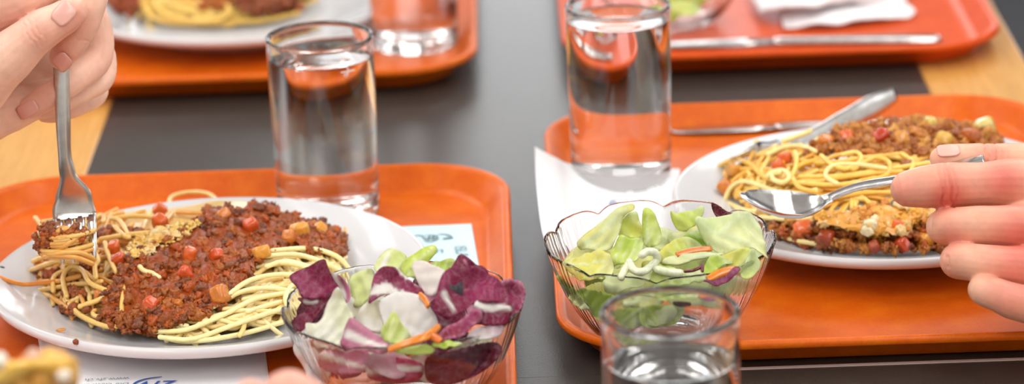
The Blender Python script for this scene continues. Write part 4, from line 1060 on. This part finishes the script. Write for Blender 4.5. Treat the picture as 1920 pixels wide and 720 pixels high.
curl([(1285, 509, .065), (1300, 507, .066), (1312, 502, .067), (1317, 497, .068), (1317, 508, .066)], .0009, s2l((110, 26, 36)), 'thin hooked red shred in the centre of the green salad', 'radicchio_shred', 'salad leaf', VEG)
leaf('herb_leaf', [(841, 533), (852, 536), (866, 528), (868, 542), (867, 555), (856, 550), (845, 542)], sl(856, 541, .089), (.05, -.75, .65), s2l((48, 38, 54)), s2l((66, 62, 70)), 'small dark herb leaf on the largest radicchio leaf', 'herb', bulge=.001, ruff=.0006)
# more leaves down inside the two bowls
for (B, cols, what, n) in ((BL, [(RADA, RADB), (WHT, CRM), (RPK, RADA), (RPK, WHT), (WHT, RPK), (RADB, RDD)], 'radicchio', 16), (BR, [(LG1, LG2), (LGD, LG1), (LY1, LG2), (LPA, LPB), (LGG, LG1)], 'green', 16)):
    for k in range(n):
        a = k * 2.4; q = math.sqrt((k + .5) / n) * .040
        p = B + Vector((q * math.cos(a), q * math.sin(a), .026 + .014 * random.random() + (.010 if q < .03 else .0)))
        nn = Vector((math.cos(a) * .7, math.sin(a) * .7, .8))
        x0_, y0_ = 0, 0
        d = p - CAM; kk = FPX / d.dot(FW); cx_, cy_ = 960 + kk * d.dot(RT), 360 - kk * d.dot(UP)
        nn2 = Vector((random.uniform(-.5, .5), -.7, .7))
        out = [(cx_ + random.uniform(38, 58) * math.cos(t), cy_ + random.uniform(20, 32) * math.sin(t)) for t in [i * .785 for i in range(8)]]
        ca, cb = cols[k % len(cols)]
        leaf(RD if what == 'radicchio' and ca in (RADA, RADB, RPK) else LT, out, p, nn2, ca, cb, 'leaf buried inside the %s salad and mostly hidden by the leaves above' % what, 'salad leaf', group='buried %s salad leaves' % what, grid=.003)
for (x, y, z, w_, h_, ca, cb, what) in ((612, 592, .050, 60, 30, RADA, RDD, 'radicchio'), (690, 590, .050, 60, 34, WHT, CRM, 'radicchio'), (770, 575, .052, 62, 36, RADB, RPK, 'radicchio'), (850, 590, .052, 60, 34, RADA, RDD, 'radicchio'), (915, 582, .052, 48, 36, RADA, RADB, 'radicchio'),
                              (715, 540, .055, 58, 24, WHT, CRM, 'radicchio'), (820, 545, .055, 50, 26, RDD, RADA, 'radicchio'), (1110, 492, .050, 60, 30, LG2, LY2, 'green'), (1200, 500, .050, 66, 32, LY2, LG1, 'green'), (1225, 455, .053, 62, 26, LPA, LG2, 'green'),
                              (1295, 500, .051, 64, 28, LG1, LPA, 'green'), (1375, 490, .052, 52, 30, LPA, LG1, 'green'), (1320, 450, .055, 62, 26, LG2, LY1, 'green')):
    out = [(x + w_ * random.uniform(.85, 1.15) * math.cos(t), y + h_ * random.uniform(.85, 1.15) * math.sin(t)) for t in [i * .785 for i in range(8)]]
    leaf(RD if ca in (RADA, RADB, RDD) else LT, out, sl(x, y, z), (random.uniform(-.3, .3), -.5, .85), ca, cb, 'leaf buried inside the %s salad and mostly hidden by the leaves above' % what, 'salad leaf', group='buried %s salad leaves' % what, grid=.0025)
# rear bowl: green leaves
for k, (x, y, c) in enumerate(((1260, 8, LY1), (1290, 2, LY1), (1310, -8, LGD), (1262, 22, LY1), (1284, 18, LY2), (1300, -24, LG2), (1325, -22, LY1))):
    p = at(x, y, .034 + .004 * (k % 3)); out = [(x + random.uniform(24, 38) * math.cos(t), y + random.uniform(12, 20) * math.sin(t)) for t in [i * .785 for i in range(8)]]
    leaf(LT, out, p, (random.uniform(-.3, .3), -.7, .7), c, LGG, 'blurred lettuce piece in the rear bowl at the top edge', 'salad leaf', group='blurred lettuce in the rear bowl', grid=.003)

# ------------------------------------------------------------------ hands
def body(name, chains, hot, col, label, extra=(), voxel=.0007, creases=(), smooth_it=5):
    """one continuous skin surface from tapered limbs; hot = reddish spots (point, radius, colour)"""
    mb = MB()
    for P, R in chains:
        Q = catmull(P, 5); n = len(Q); RR = []
        for i in range(n):
            t = i / 5; k = min(int(t), len(R) - 2); q = t - k; q = q * q * (3 - 2 * q); RR.append(R[k] * (1 - q) + R[k + 1] * q)
        mb.add(*tube(Q, RR, 20))
    o = obj(name, mb.v, mb.f, SKIN)
    m = o.modifiers.new('r', 'REMESH'); m.mode = 'VOXEL'; m.voxel_size = voxel; m.use_smooth_shade = True
    m = o.modifiers.new('s', 'SMOOTH'); m.factor = .5; m.iterations = smooth_it
    bpy.context.view_layer.update()
    me = bpy.data.meshes.new_from_object(o.evaluated_get(bpy.context.evaluated_depsgraph_get()))
    o.modifiers.clear(); old = o.data; o.data = me; bpy.data.meshes.remove(old); me.name = name
    org = ORG[o.name]
    nv = len(me.vertices)
    co = np.empty(nv * 3); me.vertices.foreach_get('co', co); co = co.reshape(-1, 3) + np.array(org)
    no = np.empty(nv * 3); me.vertices.foreach_get('normal', no); no = no.reshape(-1, 3)
    for (c, ax, half, dep, sg) in creases:           # knuckle wrinkles: fine grooves across a finger
        d = co - np.array(c); ax = np.array(Vector(ax).normalized())
        al = d @ ax; rr = np.linalg.norm(d, axis=1)
        wv = al + .0006 * np.sin(rr * 900)
        k = np.exp(-(wv / sg) ** 2) * np.exp(-(rr / half) ** 4)
        co -= no * (dep * k)[:, None]
    me.vertices.foreach_set('co', (co - np.array(org)).ravel()); me.update()
    cc = np.tile(np.array(col), (nv, 1))
    for (c, r, hc, s) in hot:
        k = np.exp(-(np.linalg.norm(co - np.array(c), axis=1) / r) ** 2) * s
        cc = cc * (1 - k[:, None]) + np.array(hc) * k[:, None]
    a = me.color_attributes.new('tint', 'FLOAT_COLOR', 'POINT')
    a.data.foreach_set('color', np.concatenate([cc, np.ones((nv, 1))], axis=1).ravel())
    me.polygons.foreach_set('use_smooth', [True] * len(me.polygons))
    me.materials.clear(); me.materials.append(SKIN)
    return tag(o, label, 'person'), co, no
def nail(parent, co, no, c, ax, ln, wd, lift=.0002, out=None):
    """fingernail: a curved plate laid on the surface nearest to c; ax points to the fingertip"""
    c = Vector(c); out = Vector(out) if out else (CAM - c).normalized()
    ax = Vector(ax); ax = (ax - out * ax.dot(out)).normalized(); sd = out.cross(ax)
    sel = co[np.linalg.norm(co - np.array(c), axis=1) < .03]
    v, f = [], []; nu, nv_ = 8, 8
    for i in range(nv_ + 1):
        for j in range(nu + 1):
            a = -1 + 2 * i / nv_; b = -1 + 2 * j / nu
            wv = wd * (1 - .18 * max(0, -a) ** 2) * (1 - .5 * max(0, abs(a) - .55) ** 2 * 3)
            q = c + ax * (a * ln) + sd * (b * wv)
            dd = sel - np.array(q); alo = dd @ np.array(out); lat = np.linalg.norm(dd - alo[:, None] * np.array(out), axis=1)
            near = alo[lat < .0022]
            h = near.max() if len(near) else 0
            v.append(q + out * (h + lift))
    w = nu + 1
    for i in range(nv_):
        for j in range(nu): f.append((i * w + j, i * w + j + 1, (i + 1) * w + j + 1, (i + 1) * w + j))
    o = obj('fingernail', v, f, NAIL, parent)
    m = o.modifiers.new('thickness', 'SOLIDIFY'); m.thickness = .0006; m.offset = 0
    return o
A = aty
SK = s2l((250, 208, 184)); SKR = s2l((212, 88, 74)); SKP = s2l((220, 112, 98))
pm = 1.82 / FPX
def chain(pts, rpx): return [A(x, y, Y) for x, y, Y in pts], [r * pm for r in rpx]
LH = [
 chain([(136, 22, 1.652), (118, 34, 1.651), (70, 62, 1.650), (5, 118, 1.655), (-70, 185, 1.668), (-170, 260, 1.690)], [27, 31, 37, 47, 62, 78]),                 # thumb
 chain([(60, -150, 1.700), (140, -110, 1.690), (170, -40, 1.676), (158, 30, 1.668), (136, 78, 1.668), (114, 108, 1.672)], [44, 40, 35, 32, 28, 22]),             # index
 chain([(-120, -60, 1.700), (-40, 0, 1.680), (30, 0, 1.668), (90, -40, 1.672), (140, -110, 1.690)], [76, 60, 44, 40, 40]),                                       # web and back of the hand
 chain([(120, -60, 1.725), (172, 40, 1.735), (182, 108, 1.728), (140, 146, 1.712), (95, 178, 1.706), (60, 200, 1.704)], [36, 34, 29, 27, 25, 22]),                # middle
 chain([(110, -20, 1.745), (178, 80, 1.750), (192, 142, 1.742), (150, 172, 1.726), (104, 196, 1.718), (78, 206, 1.718)], [34, 30, 25, 23, 21, 18]),              # ring
 chain([(100, 20, 1.765), (160, 120, 1.768), (182, 172, 1.760), (146, 198, 1.744), (104, 212, 1.736), (84, 214, 1.736)], [30, 26, 22, 20, 18, 16]),              # little
 chain([(-60, 130, 1.728), (30, 142, 1.734), (84, 140, 1.742)], [44, 40, 34]),
 chain([(0, 90, 1.735), (80, 118, 1.742), (130, 150, 1.746)], [44, 42, 30]),
 chain([(60, -150, 1.700), (-30, -80, 1.700), (-120, 40, 1.700), (-220, 200, 1.700)], [44, 54, 64, 76]),
 chain([(120, -60, 1.725), (-10, 20, 1.722), (-110, 110, 1.712), (-200, 220, 1.705)], [38, 52, 66, 76]),
 chain([(60, -150, 1.704), (100, -80, 1.716), (120, -20, 1.735), (110, 30, 1.755)], [40, 40, 36, 30]),
 chain([(-180, 190, 1.700), (-80, 140, 1.700), (20, 60, 1.705), (110, -20, 1.720)], [80, 72, 60, 44]),                                                           # palm
 chain([(-170, 260, 1.700), (-70, 235, 1.705), (10, 205, 1.712), (66, 190, 1.722), (100, 170, 1.736)], [78, 56, 46, 34, 26]),                                    # heel
 chain([(-100, 170, 1.700), (-260, 300, 1.700), (-520, 480, 1.680), (-900, 700, 1.640)], [84, 92, 108, 130]),                                                     # wrist and forearm
]
hot = [(A(146, 18, 1.64), .010, SKP, .5), (A(110, 112, 1.66), .010, SKR, .55), (A(150, 60, 1.65), .016, SKP, .45), (A(75, 185, 1.69), .016, SKP, .45), (A(20, 10, 1.66), .020, SKP, .4), (A(70, 66, 1.64), .010, SKP, .35), (A(200, 100, 1.72), .02, SKP, .25)]
t0 = (A(118, 34, 1.64) - A(70, 62, 1.64))
cr = [(A(62, 60, 1.640), t0, .010, .0006, .0006), (A(72, 55, 1.640), t0, .009, .0004, .0005), (A(54, 66, 1.640), t0, .009, .0005, .0006), (A(163, 80, 1.66), (A(136, 78, 1.66) - A(160, 30, 1.66)), .008, .0004, .0005)]
lh, co, no = body('person', LH, hot, SK, 'person at the left, only a hand with thumb and curled fingers holding the upright fork', creases=cr)
nail(lh, co, no, A(119, 26, 1.650), A(140, 8, 1.65) - A(100, 50, 1.65), .0062, .0052)
nail(lh, co, no, A(117, 116, 1.672), A(104, 124, 1.67) - A(136, 96, 1.67), .0042, .0048)
nail(lh, co, no, A(52, 205, 1.704), A(36, 214, 1.70) - A(95, 182, 1.70), .0058, .0042)

pm = 1.715 / FPX
DY = .065
def AR(x, y, Y): return aty(x, y, Y - DY)
def chainR(pts, rpx): return [AR(x, y, Y) for x, y, Y in pts], [r * pm for r in rpx]
RH = [
 chainR([(1912, 352, 1.704), (1916, 425, 1.684), (1926, 500, 1.664), (1944, 566, 1.645)], [44, 46, 44, 38]),
 chainR([(1990, 352, 1.702), (2000, 432, 1.684), (2010, 500, 1.666), (2020, 560, 1.648)], [54, 54, 52, 46]),
 chainR([(1704, 354, 1.690), (1738, 350, 1.690), (1775, 348, 1.690), (1834, 346, 1.692), (1905, 346, 1.696), (1990, 352, 1.700), (2080, 372, 1.704)], [35.2, 40.7, 44.0, 41.8, 49.5, 57.2, 63.8]),                 # index
 chainR([(1764, 297, 1.716), (1800, 296, 1.718), (1850, 300, 1.722), (1930, 306, 1.730), (2030, 330, 1.730), (2120, 380, 1.715)], [22.0, 27.5, 31.9, 37.4, 50.6, 66.0]),                                        # thumb
 chainR([(1840, 420, 1.712), (1795, 424, 1.698), (1770, 425, 1.682), (1800, 424, 1.670), (1850, 424, 1.666), (1920, 428, 1.668), (2000, 432, 1.676), (2090, 440, 1.690)], [29.7, 31.9, 34.1, 36.3, 38.5, 44.0, 50.6, 59.4]),   # middle
 chainR([(1870, 480, 1.690), (1825, 486, 1.676), (1796, 489, 1.660), (1826, 492, 1.649), (1875, 498, 1.646), (1940, 502, 1.650), (2010, 500, 1.660), (2090, 490, 1.676)], [27.5, 30.8, 34.1, 35.2, 37.4, 41.8, 47.3, 55.0]),   # ring
 chainR([(1905, 528, 1.666), (1866, 536, 1.650), (1842, 543, 1.636), (1868, 552, 1.628), (1905, 566, 1.626), (1960, 574, 1.630), (2020, 564, 1.642), (2100, 540, 1.660)], [23.1, 25.3, 27.5, 30.8, 34.1, 38.5, 44.0, 52.8]),   # little
 chainR([(2060, 370, 1.705), (2090, 440, 1.694), (2095, 495, 1.680), (2100, 545, 1.664)], [66.0, 68.2, 68.2, 59.4]),
 chainR([(2110, 380, 1.705), (2180, 430, 1.690), (2260, 450, 1.680), (2420, 470, 1.670)], [77.0, 92.4, 94.6, 90.2]),
 chainR([(2110, 500, 1.675), (2180, 500, 1.675), (2260, 480, 1.675), (2420, 480, 1.670), (2700, 500, 1.64), (3000, 520, 1.60)], [72.6, 85.8, 90.2, 92.4, 107.8, 127.6]),
]
hot = [(AR(1778, 362, 1.68), .013, SKR, .9), (AR(1770, 380, 1.68), .008, SKR, .4), (AR(1888, 335, 1.68), .016, SKR, .9), (AR(1920, 440, 1.65), .020, SKR, .9), (AR(1915, 505, 1.63), .018, SKR, .7), (AR(1900, 570, 1.61), .018, SKP, .65), (AR(1765, 300, 1.70), .013, SKP, .6), (AR(1690, 355, 1.68), .012, SKP, .65), (AR(1870, 284, 1.71), .014, SKP, .65), (AR(1780, 450, 1.66), .012, SKP, .65), (AR(1790, 510, 1.65), .012, SKP, .35)]
X = (1, 0, 0)
cr = [(AR(1780, 345, 1.683), (1, 0, .12), .013, .0014, .0007), (AR(1768, 348, 1.683), (1, 0, -.1), .011, .0009, .0006), (AR(1762, 352, 1.683), (1, 0, .1), .010, .0008, .0006), (AR(1790, 348, 1.683), (1, 0, .1), .011, .0007, .0006),
      (AR(1851, 278, 1.714), (1, 0, .15), .012, .0012, .0007), (AR(1872, 280, 1.714), (1, 0, -.15), .012, .0012, .0007), (AR(1882, 282, 1.714), (1, 0, .3), .008, .0005, .0005), (AR(1752, 425, 1.665), (1, 0, 0), .012, .0007, .0007), (AR(1778, 490, 1.645), (1, 0, 0), .012, .0007, .0007)]
rh, co, no = body('person', RH, hot, s2l((236, 186, 156)), 'person at the right, only a hand with stacked fingers holding the spoon', creases=cr)
nail(rh, co, no, AR(1778, 287, 1.714), AR(1750, 288, 1.714) - AR(1800, 287, 1.714), .0062, .0042, out=(0, -.45, .9))

# ------------------------------------------------------------------ blurred diner in front
FY = 1.24
fc = A(60, 714, FY)
t = tag(empty('forkful_of_pasta', fc), 'blurred forkful of golden pasta close to the lens at the bottom left', 'pasta')
mb = MB()
k = 0
while k < 70:
    q = Vector((random.gauss(0, .007), random.gauss(0, .007), random.gauss(-.003, .006)))
    if q.length > .0135: continue
    v, f = lump(fc + q, random.uniform(.004, .0065), ICO2, .4, 1.2); mb.add(v, f, mixv(lin(236, 158, 50), lin(252, 206, 110), random.random())); k += 1
mb.build('filling', CHEESE, t)
mb = MB()
for k in range(34):
    a0 = random.uniform(0, 6.3); tl = random.uniform(-.5, .5); r = random.uniform(.0125, .0180)
    P = [fc + Vector((r * math.cos(a0 + i * .3), .85 * r * math.sin(a0 + i * .3), .7 * r * math.cos(a0 + i * .3 + 1.3 + tl) + .001)) for i in range(9)]
    hero(mb, P, .0021, mixv(lin(240, 170, 40), lin(255, 212, 110), random.random()), 3)
mb.build('noodles', PASTA, t)
mb = MB()
for (x, y, r, c) in ((62, 664, 14, lin(240, 196, 170)), (0, 672, 16, lin(240, 240, 226)), (118, 702, 15, lin(246, 232, 214)), (46, 672, 10, lin(226, 120, 50))):
    p = A(x, y + 4, FY - .012); v, f = lump(p, r * 1.355 / FPX, ICO2, .25); mb.add(v, f, c)
mb.build('cheese', CHEESE, t)
fork('dinner_fork', [A(700, 900, FY + .01), A(560, 800, FY + .006), A(430, 772, FY + .004), A(330, 768, FY + .003), A(250, 764, FY + .002), A(190, 758, FY + .001), A(150, 752, FY)], (0, .9, -.35), 'steel fork carrying the blurred forkful below the bottom edge', wh=(.0085, .006, .0042, .0033, .0046, .0105, .0122), tinelen=.04)
pm = 1.355 / FPX
FH = [
 chain([(470, 742, FY - .004), (520, 790, FY - .006), (600, 860, FY), (720, 930, FY + .01)], [34, 42, 50, 60]),
 chain([(532, 736, FY + .014), (552, 740, FY + .012), (620, 790, FY + .014), (700, 850, FY + .02), (800, 930, FY + .02)], [42, 44, 50, 60, 76]),
 chain([(470, 800, FY + .020), (520, 812, FY + .006), (600, 880, FY), (740, 960, FY + .004)], [36, 44, 52, 70]),
 chain([(500, 880, FY + .02), (540, 890, FY + .004), (620, 950, FY), (760, 1010, FY)], [34, 42, 50, 66]),
 chain([(540, 960, FY + .02), (580, 960, FY + .004), (660, 1010, FY), (780, 1060, FY)], [30, 36, 44, 60]),
 chain([(740, 920, FY + .02), (790, 980, FY + .006), (820, 1060, FY - .02)], [86, 96, 86]),
 chain([(790, 960, FY + .01), (960, 1080, FY - .06), (1300, 1300, FY - .18), (1800, 1600, FY - .36)], [104, 112, 140, 180]),
]
body('person', FH, [(A(470, 730, FY - .02), .012, SKR, .5), (A(540, 740, FY), .012, SKP, .4)], s2l((232, 176, 156)), 'person in front, only two blurred fingertips rising into the bottom edge', voxel=.0018)

# ------------------------------------------------------------------ seated diner beyond the table, top right
def blob(chains, name, m, voxel=.008):
    mb = MB()
    for P, R in chains:
        Q = catmull(P, 4); n = len(Q); RR = []
        for i in range(n):
            tt = i / 4; k = min(int(tt), len(R) - 2); q = tt - k; RR.append(R[k] * (1 - q) + R[k + 1] * q)
        mb.add(*tube(Q, RR, 16))
    o = obj(name, mb.v, mb.f, m)
    r = o.modifiers.new('r', 'REMESH'); r.mode = 'VOXEL'; r.voxel_size = voxel; r.use_smooth_shade = True
    s = o.modifiers.new('s', 'SMOOTH'); s.iterations = 6
    return o
V3 = Vector
px_, py_ = .62, 2.42
bp = blob([([(px_, py_, -.24), (px_, py_, -.05), (px_ + .01, py_, .16), (px_ + .01, py_, .24)], [.15, .14, .15, .09]),
           ([(px_, py_ - .09, -.22), (px_ - .2, py_ - .10, -.19), (px_ - .38, py_ - .10, -.20)], [.085, .08, .062]), ([(px_ - .38, py_ - .10, -.20), (px_ - .37, py_ - .10, -.45), (px_ - .36, py_ - .10, -.67)], [.062, .05, .042]),
           ([(px_ - .36, py_ - .10, -.69), (px_ - .46, py_ - .10, -.70)], [.060, .056]), ([(px_ - .36, py_ + .10, -.69), (px_ - .46, py_ + .10, -.70)], [.060, .056]),
           ([(px_, py_ + .09, -.22), (px_ - .2, py_ + .10, -.19), (px_ - .38, py_ + .10, -.20)], [.085, .08, .062]), ([(px_ - .38, py_ + .10, -.20), (px_ - .37, py_ + .10, -.45), (px_ - .36, py_ + .10, -.67)], [.062, .05, .042]),
           ([(px_ + .01, py_ - .17, .18), (px_ + .0, py_ - .22, -.02), (px_ - .10, py_ - .21, -.10)], [.06, .048, .042]), ([(px_ + .01, py_ + .17, .18), (px_ + .0, py_ + .22, -.02), (px_ - .10, py_ + .21, -.10)], [.06, .048, .042]),
           ([(px_, py_, .24), (px_ - .01, py_, .36), (px_ - .02, py_, .44), (px_ - .02, py_, .48)], [.055, .06, .095, .09])], 'person', CLOTH)
tag(bp, 'person in dark navy clothes sitting beyond the far right table edge', 'person')

# ------------------------------------------------------------------ light
W = bpy.data.worlds.new('canteen_daylight'); S.world = W; W.use_nodes = True
nt = W.node_tree; bg = nt.nodes['Background']
bg.inputs['Strength'].default_value = WIN; bg.inputs['Color'].default_value = (.96, .98, 1.0, 1)
def lamp(name, loc, sx_, sy_, power, rot=(0, 0, 0), col=(1, .98, .955)):
    l = bpy.data.lights.new(name, 'AREA'); l.shape = 'RECTANGLE'; l.size = sx_; l.size_y = sy_; l.energy = power; l.color = col
    o = bpy.data.objects.new(name, l); COL.objects.link(o); o.location = loc; o.rotation_euler = rot
    return o
for x_ in (-1.1, .9):
    for y_ in (-1.3, .6, 2.6, 4.6):
        lamp('ceiling_lamp', (x_, y_, RZ1 - .03), .8, 1.5, LAMPP * (1.6 if y_ < 1 else 1))
S.view_settings.view_transform = 'Standard'; S.view_settings.look = 'None'
S.view_settings.exposure = EXPO; S.view_settings.gamma = 1; S.view_settings.use_curve_mapping = False
S.cycles.use_denoising = True
S.cycles.max_bounces = 16; S.cycles.transmission_bounces = 14; S.cycles.glossy_bounces = 6; S.cycles.transparent_max_bounces = 12
S.cycles.sample_clamp_indirect = 40
